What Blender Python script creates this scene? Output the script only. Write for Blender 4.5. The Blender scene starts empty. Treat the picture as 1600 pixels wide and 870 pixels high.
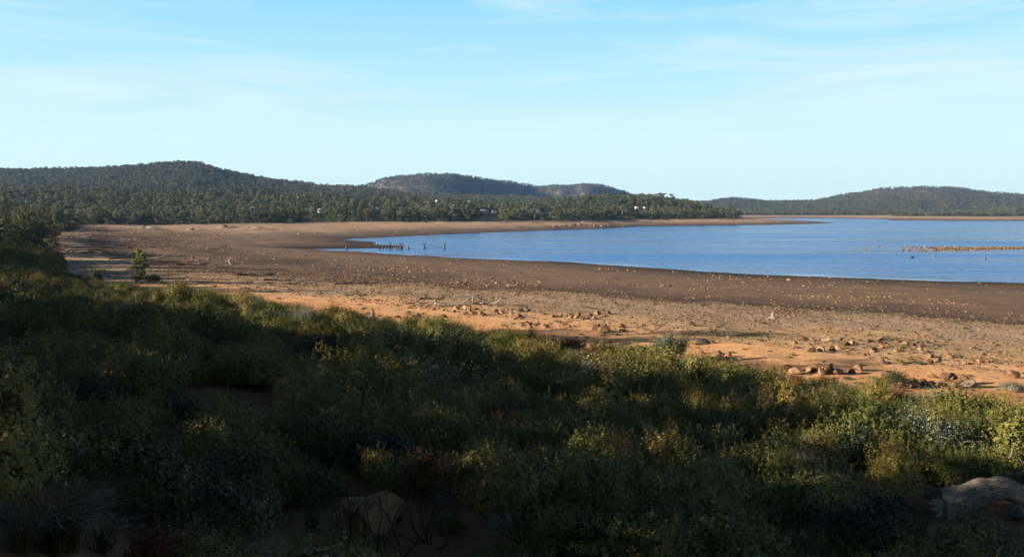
import bpy, math, random
import numpy as np
from mathutils import Vector
rng = np.random.default_rng(7)
random.seed(7)
R_ = math.radians
scene = bpy.context.scene
COL = scene.collection
F = 1537.0; CAMZ = 14.0; TH = math.atan((435 - 330) / F)
SUN_AZ = R_(14.0); SUN_EL = R_(15.0)          # light travels towards +x, a little away from the camera

# ------------------------------------------------------------------ noise
_T = np.random.default_rng(3).random((512, 512))
def vnoise(x, y, seed=0):
    x = np.asarray(x, float) + seed * 37.31; y = np.asarray(y, float) + seed * 91.17
    xi = np.floor(x).astype(np.int64); yi = np.floor(y).astype(np.int64)
    fx = x - xi; fy = y - yi
    fx = fx * fx * (3 - 2 * fx); fy = fy * fy * (3 - 2 * fy)
    a = _T[xi & 511, yi & 511]; b = _T[(xi + 1) & 511, yi & 511]
    c = _T[xi & 511, (yi + 1) & 511]; d = _T[(xi + 1) & 511, (yi + 1) & 511]
    return (a * (1 - fx) + b * fx) * (1 - fy) + (c * (1 - fx) + d * fx) * fy
def fbm(x, y, o=4, seed=0):
    s = 0; a = 1; t = 0
    for i in range(o):
        s = s + a * (vnoise(x * 2 ** i, y * 2 ** i, seed + i * 5) - .5); t += a; a *= .5
    return s / t * 2
def sstep(a, b, x):
    t = np.clip((x - a) / (b - a), 0, 1); return t * t * (3 - 2 * t)

# ------------------------------------------------------------------ plan of the place
def ray(px, py):
    cx = (px - 800) / F; cy = (435 - py) / F
    return (cx, math.cos(TH) + cy * math.sin(TH), -math.sin(TH) + cy * math.cos(TH))
def onz(px, py, z=0.0):
    d = ray(px, py); t = (z - CAMZ) / d[2]; return (d[0] * t, d[1] * t)
WATER = [onz(*p) for p in [(1750, 447), (1600, 443), (1500, 441), (1400, 438), (1300, 434), (1200, 430), (1100, 425), (1000, 418), (900, 411),
    (800, 407), (700, 403), (640, 399.5), (600, 396.5), (550, 393.5), (500, 391.5), (455, 390.4), (500, 389), (560, 388.3), (610, 387),
    (634, 385.4), (600, 383.5), (574, 382), (590, 379), (560, 377), (528, 374.8), (560, 372.8), (620, 370), (700, 366), (800, 362), (880, 359.5),
    (940, 357.5), (960, 356), (1000, 354), (1060, 353), (1150, 352), (1200, 351.5), (1260, 350), (1305, 348.2), (1260, 346.8), (1210, 345.4),
    (1170, 343.8), (1152, 342.2), (1165, 341.3), (1250, 341), (1330, 341.6), (1385, 342.5), (1395, 344.3), (1480, 345.2), (1600, 345.4), (1750, 345.5)]] + [(2600, 1400), (2600, -60), (400, -60)]
BASIN = [(96, -24), (57, 16.5), (25.5, 49), (15.5, 59.6), (2.4, 74), (-15, 91.5), (-29, 107), (-41, 119), (-57, 136), (-74, 164), (-105, 230), (-147, 323), (-190, 410),
    (-254, 559), (-200, 615), (-141, 723), (-50, 768), (57, 878), (133, 1024), (209, 1070), (250, 1110), (300, 1300), (380, 1750), (440, 2100),
    (571, 2196), (825, 2150), (700, 1830), (800, 1757), (914, 1757), (1143, 1757), (3000, 1700), (3000, -122), (200, -122)]
def segdist(X, Y, poly, closed=True):
    P = np.array(poly, float); Q = np.roll(P, -1, 0)
    if not closed: P = P[:-1]; Q = Q[:-1]
    best = np.full(X.shape, 1e18)
    for (ax, ay), (bx, by) in zip(P, Q):
        dx, dy = bx - ax, by - ay
        t = np.clip(((X - ax) * dx + (Y - ay) * dy) / (dx * dx + dy * dy), 0, 1)
        np.minimum(best, (X - ax - t * dx) ** 2 + (Y - ay - t * dy) ** 2, out=best)
    return np.sqrt(best)
def inside(X, Y, poly):
    r = np.zeros(X.shape, bool); n = len(poly)
    for i in range(n):
        ax, ay = poly[i]; bx, by = poly[(i + 1) % n]
        if ay == by: continue
        c = ((ay > Y) != (by > Y)) & (X < (bx - ax) * (Y - ay) / (by - ay) + ax)
        r ^= c
    return r
def yz(lst, D, tree):           # silhouette rows -> crest heights of the bare ground
    return [p[0] for p in lst], [max(0, CAMZ + (330 - p[1]) / F * D - tree) for p in lst]
LK = []
def swp(x): x = np.clip(x, 0, 300); return np.where(x < 50, x * x / 100, x - 25)
LAYERS = []                     # (u list, z list, crest distance, front width, back width, rocky)
def layer(lst, D, wf, wb, tree=10, rocky=0, pw=1.0, k=0, u0=0):
    LK.append((k, u0)); u = [p[0] for p in lst]; z = [max(0, CAMZ + (330 - p[1]) / F * (D + k * float(swp(p[0] - u0))) - tree) for p in lst]; LAYERS.append((np.array(u, float), np.array(z, float), D, wf, wb, rocky, pw))
layer([(-2000, 300), (-300, 296), (0, 293), (120, 296), (230, 300), (400, 305), (520, 310), (640, 314), (740, 318), (820, 322), (900, 330), (1000, 345)], 1080, 380, 400)
layer([(-2000, 268), (-300, 268), (0, 266), (100, 265), (200, 260.5), (270, 256.5), (305, 255.5), (322, 259), (345, 266), (380, 273), (430, 281), (500, 290), (560, 293), (640, 302), (740, 306), (840, 309), (950, 322), (1050, 345)], 2150, 1050, 700, 8)
layer([(430, 330), (500, 300), (550, 293), (580, 288), (600, 279), (640, 273.5), (690, 271.5), (735, 275), (800, 285), (850, 293), (900, 304), (960, 318), (1020, 340)], 3200, 460, 700, 6, 1, .5, 7, 680)
layer([(780, 330), (830, 294), (855, 290.5), (900, 286.5), (935, 286.5), (958, 293), (985, 302), (1040, 312), (1080, 330)], 3900, 400, 700, 6, 1, .5, 4, 890)
layer([(760, 340), (800, 324), (860, 313), (920, 306.5), (990, 304.5), (1040, 307), (1080, 313), (1110, 320), (1130, 326), (1142, 334), (1152, 345)], 1330, 260, 300, 10)
layer([(1000, 318), (1050, 316), (1100, 314.5), (1140, 308), (1200, 314), (1270, 313), (1330, 301), (1370, 295), (1430, 292), (1480, 292), (1530, 298.5), (1600, 304), (1800, 308), (3500, 310)], 3500, 800, 900, 7, .9, .6)
layer([(1380, 345), (1440, 336), (1500, 331), (1560, 325), (1620, 321), (1800, 315), (3500, 300)], 2300, 450, 500, 9)
def az_u(X, Y):
    phi = np.arctan2(X, Y); a = np.clip(phi, -1.25, 1.25)
    return 800 + F * np.tan(a), np.hypot(X, Y) * np.cos(np.clip(np.abs(phi), 0, .5))
def field(X, Y):
    """height and zone values of the ground at plan points"""
    X = np.asarray(X, float); Y = np.asarray(Y, float)
    wx = X + fbm(X / 9, Y / 9, 3, 2) * np.clip(np.hypot(X, Y) / 150, .3, 4) * 1.3
    wy = Y + fbm(X / 9, Y / 9, 3, 9) * np.clip(np.hypot(X, Y) / 150, .3, 4) * 1.3
    dw = segdist(wx, wy, WATER); inw = inside(wx, wy, WATER)
    de = segdist(wx, wy, BASIN); inb = inside(wx, wy, BASIN)
    u, D = az_u(X, Y)
    zE = 3.5 + 2.5 * sstep(180, 500, D) - 1.2 * sstep(1250, 1500, D) * (u > 1150)
    r = dw / (dw + de + 1e-6)                     # 0 at the water, 1 at the vegetation
    z_in = .12 + zE * r ** .85
    z_in = z_in + fbm(X / 4, Y / 4, 4, 4) * .16 * sstep(0, .15, r) + fbm(X / 30, Y / 30, 3, 14) * .5 * sstep(0, .3, r) * sstep(100, 300, D)
    z_w = -np.minimum(dw * .03, 3) - .02
    # bank the camera stands on; unseen hill behind added to block sky light
    p = de
    bank = zE + np.where(p < 44.5, .13 * p, 5.8 + 3.1 * sstep(0, 1, (p - 44.5) / 8.5)) + sstep(72, 170, p) * 19 + sstep(56, 63.5, p) * (.9 + 2.1 * sstep(22, 55, -.69 * X + .72 * Y)) + 6 * sstep(20, 75, p) * sstep(140, 240, D) * (X < 0)
    bank = bank + fbm(X / 5, Y / 5, 4, 6) * .35 * sstep(0, 6, p) * sstep(1.0, 6, np.hypot(X, Y))
    hill = np.zeros_like(X); rocky = np.zeros_like(X)
    for (kk, u0), (lu, lz, LD, wf, wb, rk, pw) in zip(LK, LAYERS):
        c = np.interp(u, lu, lz); LD = LD + kk * swp(u - u0) + (fbm(X / 90, Y / 300, 3, 17) * 60 if rk else 0)
        t = np.where(D < LD, (LD - D) / wf, (D - LD) / wb)
        s = np.clip(1 - t, 0, 1); s = (s * s * (3 - 2 * s)) ** pw
        v = c * s
        rocky = np.where(v > hill, rk * sstep(.45, .7, s) * (D < LD + 60) * sstep(40, 75, v), rocky)
        hill = np.maximum(hill, v)
    hill = hill * (1 + .035 * fbm(X / 160, Y / 160, 4, 8)) + sstep(5000, 6400, D) * 30
    hill = hill + rocky * fbm(X / 45, Y / 90, 4, 11) * 5
    far = zE + np.maximum(0, hill - zE) * sstep(0, 90, p) + fbm(X / 60, Y / 60, 3, 12) * 1.5 * sstep(0, 40, p)
    w = sstep(330, 600, D)
    z_out = bank * (1 - w) + far * w
    z = np.where(inw, z_w, np.where(inb, z_in, z_out))
    return dict(z=z, r=r, dw=np.where(inw, -dw, dw), de=np.where(inb, -de, de), inb=inb, inw=inw, rocky=rocky * (~inb), u=u, D=D)
def H1(x, y): return float(field(np.array([x]), np.array([y]))['z'][0])
def at(px, py):
    """where the line of sight meets the ground"""
    d = np.array(ray(px, py)); t = np.geomspace(3, 5000, 1600)
    z = field(d[0] * t, d[1] * t)['z']; z = np.maximum(z, 0)
    h = CAMZ + d[2] * t - z
    k = np.argmax(h < 0)
    if h[k] >= 0: k = len(t) - 1
    t0, t1 = t[k - 1], t[k]; a = h[k - 1] / (h[k - 1] - h[k] + 1e-9); tt = t0 + (t1 - t0) * a
    x, y = d[0] * tt, d[1] * tt
    return x, y, max(0.0, H1(x, y))

# ------------------------------------------------------------------ mesh helpers
class Geo:
    def __init__(s): s.v = []; s.f = []; s.a = []; s.n = 0; s.m = []
    def add(s, v, f, a=None, m=0):
        v = np.asarray(v, np.float64).reshape(-1, 3); f = np.asarray(f, np.int64)
        s.v.append(v); s.f.append(f + s.n); s.n += len(v)
        s.a.append(np.full(len(v), .5) if a is None else np.broadcast_to(np.asarray(a, float), (len(v),)))
        s.m.append(np.full(len(f), m)); return s
    def mesh(s, name, mats, smooth=False):
        me = bpy.data.meshes.new(name)
        v = np.concatenate(s.v); me.vertices.add(len(v)); me.vertices.foreach_set('co', v.astype(np.float32).ravel())
        loops = np.concatenate([f.ravel() for f in s.f]); sizes = np.concatenate([np.full(len(f), f.shape[1]) for f in s.f])
        me.loops.add(len(loops)); me.loops.foreach_set('vertex_index', loops.astype(np.int32))
        me.polygons.add(len(sizes)); st = np.concatenate([[0], np.cumsum(sizes)[:-1]])
        me.polygons.foreach_set('loop_start', st.astype(np.int32)); me.polygons.foreach_set('loop_total', sizes.astype(np.int32))
        me.polygons.foreach_set('material_index', np.concatenate(s.m).astype(np.int32))
        if smooth: me.polygons.foreach_set('use_smooth', np.ones(len(sizes), bool))
        me.update(calc_edges=True)
        at_ = me.attributes.new('v', 'FLOAT', 'POINT'); at_.data.foreach_set('value', np.concatenate(s.a).astype(np.float32))
        for m in (mats if isinstance(mats, (list, tuple)) else [mats]): me.materials.append(m)
        return me
def link(name, me, parent=None, loc=(0, 0, 0), rot=(0, 0, 0), sc=None):
    o = bpy.data.objects.new(name, me); COL.objects.link(o)
    o.location = loc; o.rotation_euler = rot
    if sc is not None: o.scale = sc if hasattr(sc, '__len__') else (sc,) * 3
    if parent: o.parent = parent
    return o
def tag(o, label=None, cat=None, group=None, kind=None):
    if label: o['label'] = label
    if cat: o['category'] = cat
    if group: o['group'] = group
    if kind: o['kind'] = kind
    return o
def norm(v): return v / (np.linalg.norm(v, axis=-1, keepdims=True) + 1e-12)
def leaves(g, C, A, L, W, a, r=rng, m=0, out=None):
    """rhombic leaves: centres C, axes A, lengths L, widths W"""
    n = len(C)
    if out is not None: out = norm(out + r.normal(size=(n, 3)) * .45); A = norm(A + r.normal(size=(n, 3)) * .25); A = A - (A * out).sum(1, keepdims=True) * out; s = norm(np.cross(norm(A), out))
    else: s = norm(np.cross(norm(A), r.normal(size=(n, 3))))
    A = norm(A); nn = np.cross(A, s)
    L = np.broadcast_to(L, (n,))[:, None]; W = np.broadcast_to(W, (n,))[:, None]
    b = C - A * L / 2; t = C + A * L / 2; mid = C + A * L * .05 + nn * L * .08
    v = np.stack([b, mid - s * W / 2, t, mid + s * W / 2], 1).reshape(-1, 3)
    f = np.arange(4 * n).reshape(-1, 4)
    g.add(v, f, np.repeat(np.broadcast_to(a, (n,)), 4), m)
def tube(g, pts, rad, n=6, a=.5, m=0, cap=True):
    pts = np.asarray(pts, float); k = len(pts); rad = np.broadcast_to(rad, (k,))
    T = norm(np.gradient(pts, axis=0)); ref = np.array([0.3, .9, .1]); 
    if abs(T[0] @ norm(ref)) > .9: ref = np.array([1., 0, 0])
    S = norm(np.cross(T, ref)); U = np.cross(T, S)
    th = np.linspace(0, 2 * np.pi, n, endpoint=False)
    v = pts[:, None] + rad[:, None, None] * (S[:, None] * np.cos(th)[None, :, None] + U[:, None] * np.sin(th)[None, :, None])
    i = np.arange(k - 1)[:, None] * n; j = np.arange(n)[None]; j2 = (j + 1) % n
    f = np.stack([i + j, i + j2, i + n + j2, i + n + j], -1).reshape(-1, 4)
    g.add(v.reshape(-1, 3), f, a, m)
    if cap:
        g.add(v[-1], [list(range(n))], a, m); g.add(v[0], [list(range(n))[::-1]], a, m)
def wob(p0, p1, k, amp, r=rng):
    t = np.linspace(0, 1, k)[:, None]; p0 = np.asarray(p0, float); p1 = np.asarray(p1, float)
    w = np.cumsum(r.normal(size=(k, 3)), 0); w -= w[0]; w -= t * w[-1]
    return p0 + (p1 - p0) * t + w * amp
def branchy(g, p0, d, L, r0, depth, r=rng, spread=.6, up=.25, n=5, kids=3, a=.5, tips=None, m=0):
    d = norm(np.asarray(d, float)); p1 = np.asarray(p0) + d * L
    pts = wob(p0, p1, 5, L * .035, r); r1 = r0 * .55
    tube(g, pts, np.linspace(r0, r1, 5), n, a, m, cap=depth == 0)
    if tips is not None and depth <= 1: tips.extend([pts[-1], pts[-2]])
    if depth > 0:
        for i in range(kids):
            q = pts[-1] if i == 0 else pts[r.integers(2, 5)]
            nd = norm(d + r.normal(size=3) * spread + np.array([0, 0, up]))
            branchy(g, q, nd, L * r.uniform(.55, .85), r1 if i == 0 else r1 * .75, depth - 1, r, spread, up, max(3, n - 1), kids, a, tips, m)
def ico(sub):
    import bmesh
    bm = bmesh.new(); bmesh.ops.create_icosphere(bm, subdivisions=sub, radius=1)
    v = np.array([x.co[:] for x in bm.verts]); f = np.array([[q.index for q in x.verts] for x in bm.faces]); bm.free(); return v, f
ICO = {s: ico(s) for s in (1, 2, 3, 4)}
def rock(sub, seed, sc=(1, .8, .6), cuts=8, rough=.05):
    r = np.random.default_rng(seed); v, f = ICO[sub]; v = v.copy()
    for _ in range(cuts):
        n = norm(r.normal(size=3)); d = r.uniform(.3, .72); k = v @ n
        v = v - np.maximum(0, k - d)[:, None] * n * .92
    nz = fbm(v[:, 0] * 2 + v[:, 2] * 1.3 + seed, v[:, 1] * 2 - v[:, 2] * 1.7, 4, seed % 90)
    v = v * (1 + rough * nz)[:, None] * np.array(sc)
    v[:, 2] = np.where(v[:, 2] < 0, v[:, 2] * .5, v[:, 2])
    return v, f

# ------------------------------------------------------------------ materials
def newmat(name):
    m = bpy.data.materials.new(name); m.use_nodes = True; nt = m.node_tree
    return m, nt, nt.nodes['Principled BSDF'], nt.nodes.new, nt.links.new
def ramp(N, stops, interp='LINEAR'):
    c = N('ShaderNodeValToRGB'); c.color_ramp.interpolation = interp
    e = c.color_ramp.elements
    while len(e) > 1: e.remove(e[-1])
    e[0].position, e[0].color = stops[0][0], (*stops[0][1], 1)
    for p, col in stops[1:]:
        x = e.new(p); x.color = (*col, 1)
    return c
def math_(N, L, op, a, b=None, c=None, clamp=False):
    n = N('ShaderNodeMath'); n.operation = op; n.use_clamp = clamp
    for i, v in enumerate((a, b, c)):
        if v is None: continue
        if isinstance(v, (int, float)): n.inputs[i].default_value = v
        else: L(v, n.inputs[i])
    return n.outputs[0]
def noise(N, L, vec, scale, detail=4, rough=.55, dist=0, sc3=None):
    if sc3 is not None:
        mp = N('ShaderNodeMapping'); L(vec, mp.inputs['Vector']); mp.inputs['Scale'].default_value = sc3; vec = mp.outputs[0]
    n = N('ShaderNodeTexNoise'); n.inputs['Scale'].default_value = scale; n.inputs['Detail'].default_value = detail
    n.inputs['Roughness'].default_value = rough; n.inputs['Distortion'].default_value = dist
    L(vec, n.inputs['Vector']); return n.outputs['Fac']
def mixc(N, L, fac, a, b, mode='MIX'):
    n = N('ShaderNodeMix'); n.data_type = 'RGBA'; n.blend_type = mode
    for i, v in ((0, fac), (6, a), (7, b)):
        if isinstance(v, (int, float)): n.inputs[i].default_value = v
        elif isinstance(v, tuple): n.inputs[i].default_value = (*v, 1)
        else: L(v, n.inputs[i])
    return n.outputs[2]
def leafmat(name, cols, transl=.10, rough=.55):
    m, nt, b, N, L = newmat(name)
    at_ = N('ShaderNodeAttribute'); at_.attribute_name = 'v'
    oi = N('ShaderNodeObjectInfo')
    s = math_(N, L, 'ADD', math_(N, L, 'MULTIPLY', at_.outputs['Fac'], .32), math_(N, L, 'MULTIPLY', oi.outputs['Random'], .68))
    k = len(cols); c = ramp(N, [((i + .5) / k, col) for i, col in enumerate(cols)]); L(s, c.inputs[0])
    L(c.outputs[0], b.inputs['Base Color']); b.inputs['Roughness'].default_value = rough
    b.inputs['Specular IOR Level'].default_value = .20
    t = N('ShaderNodeBsdfTranslucent'); L(c.outputs[0], t.inputs[0])
    mx = N('ShaderNodeMixShader'); mx.inputs[0].default_value = transl
    L(b.outputs[0], mx.inputs[1]); L(t.outputs[0], mx.inputs[2]); L(mx.outputs[0], nt.nodes['Material Output'].inputs[0])
    return m
def roughmat(name, cols, scale=3, sc3=None, bump=.4, bdist=.03, rough=.9, spread=.35):
    m, nt, b, N, L = newmat(name)
    tc = N('ShaderNodeTexCoord'); oi = N('ShaderNodeObjectInfo')
    n1 = noise(N, L, tc.outputs['Object'], scale, 6, .65, .3, sc3)
    n2 = noise(N, L, tc.outputs['Object'], scale * 6, 4, .6, 0, sc3)
    s = math_(N, L, 'ADD', math_(N, L, 'MULTIPLY_ADD', n2, .35, math_(N, L, 'MULTIPLY', n1, .8)), math_(N, L, 'MULTIPLY_ADD', oi.outputs['Random'], spread, -.1 - spread / 2))
    k = len(cols); c = ramp(N, [(.25 + .5 * i / max(1, k - 1), col) for i, col in enumerate(cols)]); L(s, c.inputs[0])
    L(c.outputs[0], b.inputs['Base Color']); b.inputs['Roughness'].default_value = rough; b.inputs['Specular IOR Level'].default_value = .15
    bp = N('ShaderNodeBump'); bp.inputs['Strength'].default_value = bump; bp.inputs['Distance'].default_value = bdist
    L(math_(N, L, 'ADD', n1, math_(N, L, 'MULTIPLY', n2, .5)), bp.inputs['Height']); L(bp.outputs[0], b.inputs['Normal'])
    return m
M = {}
M['heath'] = leafmat('heath_leaf', [(.028, .036, .009), (.065, .075, .016), (.125, .125, .028), (.07, .085, .022), (.18, .16, .038)])
M['gold'] = leafmat('golden_leaf', [(.11, .095, .022), (.17, .13, .03), (.22, .17, .04), (.14, .13, .03)])
M['young'] = leafmat('young_leaf', [(.07, .10, .02), (.11, .14, .03), (.15, .17, .04), (.05, .08, .02)])
M['dark'] = leafmat('dark_leaf', [(.010, .018, .008), (.016, .025, .012), (.028, .036, .014)])
M['grey'] = leafmat('greygreen_leaf', [(.06, .085, .065), (.09, .12, .09), (.13, .15, .11), (.16, .13, .08)], rough=.4)
M['rust'] = leafmat('rust_leaf', [(.08, .045, .015), (.14, .06, .02), (.10, .02, .012), (.07, .06, .02)])
M['gum'] = leafmat('gum_leaf', [(.024, .036, .014), (.055, .066, .024), (.10, .105, .04), (.045, .062, .026), (.14, .125, .06)])
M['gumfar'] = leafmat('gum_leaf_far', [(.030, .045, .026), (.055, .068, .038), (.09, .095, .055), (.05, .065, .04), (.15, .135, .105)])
M['straw'] = leafmat('grass_blade', [(.03, .032, .012), (.06, .05, .024), (.09, .07, .036), (.05, .032, .018)])
M['bark'] = roughmat('pale_bark', [(.06, .05, .04), (.13, .11, .09), (.24, .21, .18)], 3, (1, 1, .2))
M['stem'] = roughmat('brown_stem', [(.03, .02, .015), (.07, .05, .035), (.12, .09, .07)], 6, (1, 1, .3))
M['char'] = roughmat('charred_stem', [(.006, .005, .005), (.015, .012, .011), (.04, .034, .03)], 6, (1, 1, .3))
M['drift'] = roughmat('weathered_wood', [(.07, .06, .05), (.19, .165, .14), (.36, .32, .27)], 3.5, (4, 4, .5), .9, .03)
M['driftdark'] = roughmat('dark_driftwood', [(.02, .016, .014), (.07, .052, .042), (.17, .13, .10)], 4, (3, 3, .6), .8, .03)
M['rock'] = roughmat('ochre_rock', [(.05, .03, .02), (.12, .066, .036), (.22, .13, .07), (.32, .22, .13)], 2.2, None, .6, .05)
M['rockgrey'] = roughmat('greybrown_rock', [(.06, .045, .04), (.15, .11, .09), (.26, .21, .17)], 2.2, None, .6, .05)
M['stone'] = roughmat('beach_stone', [(.07, .047, .03), (.16, .108, .066), (.28, .205, .13)], 4, None, .4, .03, spread=.7)
M['rubble'] = roughmat('rubble_stone', [(.055, .034, .022), (.14, .084, .048), (.24, .155, .09)], 4, None, .4, .03, spread=.6)
M['mound'] = roughmat('pale_gravel', [(.15, .12, .10), (.24, .19, .16), (.34, .28, .23)], 1, None, .5, .1)
M['moundtan'] = roughmat('tan_gravel', [(.22, .16, .11), (.32, .24, .17), (.42, .33, .25)], 1, None, .5, .1)
M['lichen'] = roughmat('lichen_wood', [(.08, .07, .06), (.32, .29, .26), (.62, .58, .54)], 5, (.7, 7, 7), 1.0, .06)

def ground_mat():
    m, nt, b, N, L = newmat('ground')
    def A(nm):
        x = N('ShaderNodeAttribute'); x.attribute_name = nm; return x.outputs['Fac']
    tc = N('ShaderNodeTexCoord'); P = tc.outputs['Object']
    r, far, veg, forest, rocky, grass = A('r'), A('far'), A('veg'), A('forest'), A('rocky'), A('grass')
    nl = noise(N, L, P, .035, 5, .6, .6); nm = noise(N, L, P, .3, 5, .65, .3); nf = noise(N, L, P, 2.2, 6, .7)
    cmb = N('ShaderNodeCombineXYZ'); L(math_(N, L, 'MULTIPLY', r, 34), cmb.inputs[0]); L(math_(N, L, 'MULTIPLY', nl, 2.5), cmb.inputs[1])
    st = noise(N, L, cmb.outputs[0], 1, 5, .65)                       # drying lines along the old shorelines
    rr = math_(N, L, 'ADD', r, math_(N, L, 'ADD', math_(N, L, 'MULTIPLY_ADD', nl, .30, -.15), math_(N, L, 'MULTIPLY_ADD', nm, .12, -.06)))
    near = ramp(N, [(0, (.030, .021, .017)), (.05, (.042, .028, .021)), (.12, (.095, .060, .042)), (.3, (.145, .098, .066)), (.50, (.155, .102, .068)), (.60, (.095, .058, .040)), (.645, (.07, .043, .031)),
                    (.68, (.27, .195, .13)), (.80, (.33, .235, .15)), (.86, (.48, .29, .155)), (.93, (.58, .315, .15)), (1, (.52, .25, .105))])
    L(rr, near.inputs[0])
    farr = ramp(N, [(0, (.06, .042, .034)), (.09, (.11, .078, .058)), (.28, (.17, .12, .085)), (.42, (.30, .205, .14)), (.75, (.36, .25, .17)), (.93, (.30, .23, .15)), (1, (.17, .15, .08))])
    L(rr, farr.inputs[0])
    c = mixc(N, L, far, near.outputs[0], farr.outputs[0])
    stc = ramp(N, [(.25, (.62, .58, .56)), (.5, (1, 1, 1)), (.75, (1.35, 1.3, 1.25))]); L(st, stc.inputs[0])
    c = mixc(N, L, .85, c, stc.outputs[0], 'MULTIPLY')
    sp = ramp(N, [(.3, (.68, .66, .64)), (.55, (1, 1, 1)), (.75, (1.4, 1.36, 1.3))]); L(nf, sp.inputs[0])
    c = mixc(N, L, .8, c, sp.outputs[0], 'MULTIPLY')
    gm = math_(N, L, 'MULTIPLY', grass, math_(N, L, 'MULTIPLY_ADD', nm, 4, -1.5, True), None, True)
    c = mixc(N, L, gm, c, (.12, .13, .045))
    soil = ramp(N, [(.3, (.022, .016, .010)), (.5, (.055, .032, .019)), (.7, (.13, .066, .036))]); L(nm, soil.inputs[0])
    c = mixc(N, L, veg, c, soil.outputs[0])
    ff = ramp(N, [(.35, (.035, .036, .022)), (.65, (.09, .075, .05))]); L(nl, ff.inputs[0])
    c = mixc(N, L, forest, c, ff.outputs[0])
    rk = ramp(N, [(.3, (.03, .032, .03)), (.47, (.06, .057, .055)), (.62, (.16, .14, .125))]); L(noise(N, L, P, .03, 6, .7, .5, (1, 1, .35)), rk.inputs[0])
    c = mixc(N, L, rocky, c, rk.outputs[0])
    L(c, b.inputs['Base Color']); b.inputs['Roughness'].default_value = .95; b.inputs['Specular IOR Level'].default_value = .1
    bp = N('ShaderNodeBump'); bp.inputs['Strength'].default_value = .55; bp.inputs['Distance'].default_value = .12
    L(math_(N, L, 'ADD', nf, math_(N, L, 'MULTIPLY', noise(N, L, P, 9, 3, .6), .3)), bp.inputs['Height']); L(bp.outputs[0], b.inputs['Normal'])
    return m
def water_mat():
    m, nt, b, N, L = newmat('water')
    tc = N('ShaderNodeTexCoord'); P = tc.outputs['Object']
    n0 = noise(N, L, P, .012, 5, .65, .8, (.35, 2.2, 1)); n1 = noise(N, L, P, .6, 4, .6, .3, (1, .55, 1)); n2 = noise(N, L, P, .22, 3, .6, .4, (.7, 1.2, 1))
    cr = ramp(N, [(.35, (.004, .045, .19)), (.62, (.010, .105, .40))]); L(n0, cr.inputs[0]); L(cr.outputs[0], b.inputs['Base Color'])
    rr = ramp(N, [(.4, (.10,) * 3), (.62, (.28,) * 3)]); L(n0, rr.inputs[0]); L(rr.outputs[0], b.inputs['Roughness'])
    b.inputs['IOR'].default_value = 1.33; b.inputs['Specular IOR Level'].default_value = .20
    ca = N('ShaderNodeAttribute'); ca.attribute_name = 'calm'
    bp = N('ShaderNodeBump'); L(math_(N, L, 'MULTIPLY_ADD', ca.outputs['Fac'], -.93, 1), bp.inputs['Strength']); bp.inputs['Distance'].default_value = .6
    L(math_(N, L, 'MULTIPLY_ADD', n2, 1.2, n1), bp.inputs['Height']); L(bp.outputs[0], b.inputs['Normal'])
    return m

# ------------------------------------------------------------------ ground sheet and water
def build_ground():
    us = np.arange(-200, 1801, 4.0); a1 = np.arctan((us - 800) / F)
    rest = np.linspace(a1[-1], a1[0] + 2 * np.pi, 130)[1:-1]
    az = np.concatenate([a1, rest]); nA = len(az)
    rad = np.concatenate([[.6], np.geomspace(1.2, 6500, 880)]); nR = len(rad)
    AA, RR = np.meshgrid(az, rad, indexing='ij'); X = RR * np.sin(AA); Y = RR * np.cos(AA)
    fd = field(X.ravel(), Y.ravel())
    v = np.stack([X.ravel(), Y.ravel(), fd['z']], 1)
    i = np.arange(nA)[:, None]; j = np.arange(nR - 1)[None]; i2 = (i + 1) % nA
    f = np.stack([i * nR + j, i2 * nR + j, i2 * nR + j + 1, i * nR + j + 1], -1).reshape(-1, 4)[:, ::-1]
    g = Geo(); g.add(v, f); g.add(v[np.arange(nA) * nR], [list(range(nA))[::-1]])
    me = g.mesh('ground', ground_mat(), True)
    n0 = len(v); inb = fd['inb'] | fd['inw']; de = fd['de']
    def put(nm, a):
        x = me.attributes.new(nm, 'FLOAT', 'POINT'); full = np.zeros(len(me.vertices), np.float32); full[:n0] = a; full[n0:] = a[np.arange(nA) * nR]; x.data.foreach_set('value', full)
    put('r', np.where(fd['inw'], 0, np.where(fd['inb'], np.minimum(fd['r'], np.maximum(1 - fd['de'].clip(-1e9, 0) * -1 / 150, .45)) - .24 * sstep(115, 210, fd['D']) * (fd['r'] > .6) * sstep(.6, .8, fd['r']), 1.0)))
    fd['r'] = fd['r']; put('far', sstep(380, 560, Y.ravel() + 0 * X.ravel()))
    put('veg', sstep(-1, 3, de) * (1 - sstep(350, 560, fd['D'])) * .85)
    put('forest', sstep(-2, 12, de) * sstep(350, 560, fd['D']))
    put('rocky', np.clip(fd['rocky'], 0, 1))
    gx, gy = onz(1170, 527, 3); g2x, g2y = onz(1430, 545, 3); g3x, g3y = onz(1560, 560, 3)
    xx, yy = X.ravel(), Y.ravel()
    gr = np.maximum.reduce([1.3 * np.exp(-(((xx - gx) / 5) ** 2 + ((yy - gy) / 4) ** 2)), .5 * np.exp(-(((xx - g2x) / 9) ** 2 + ((yy - g2y) / 6) ** 2)), .45 * np.exp(-(((xx - g3x) / 9) ** 2 + ((yy - g3y) / 6) ** 2)),
                            .55 * sstep(.86, 1, fd['r']) * sstep(700, 900, yy) * fd['inb']])
    put('grass', gr)
    o = link('ground', me); tag(o, kind='structure'); return o, az, rad, fd, nA, nR
ground, az, rad, fd, nA, nR = build_ground()
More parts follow.
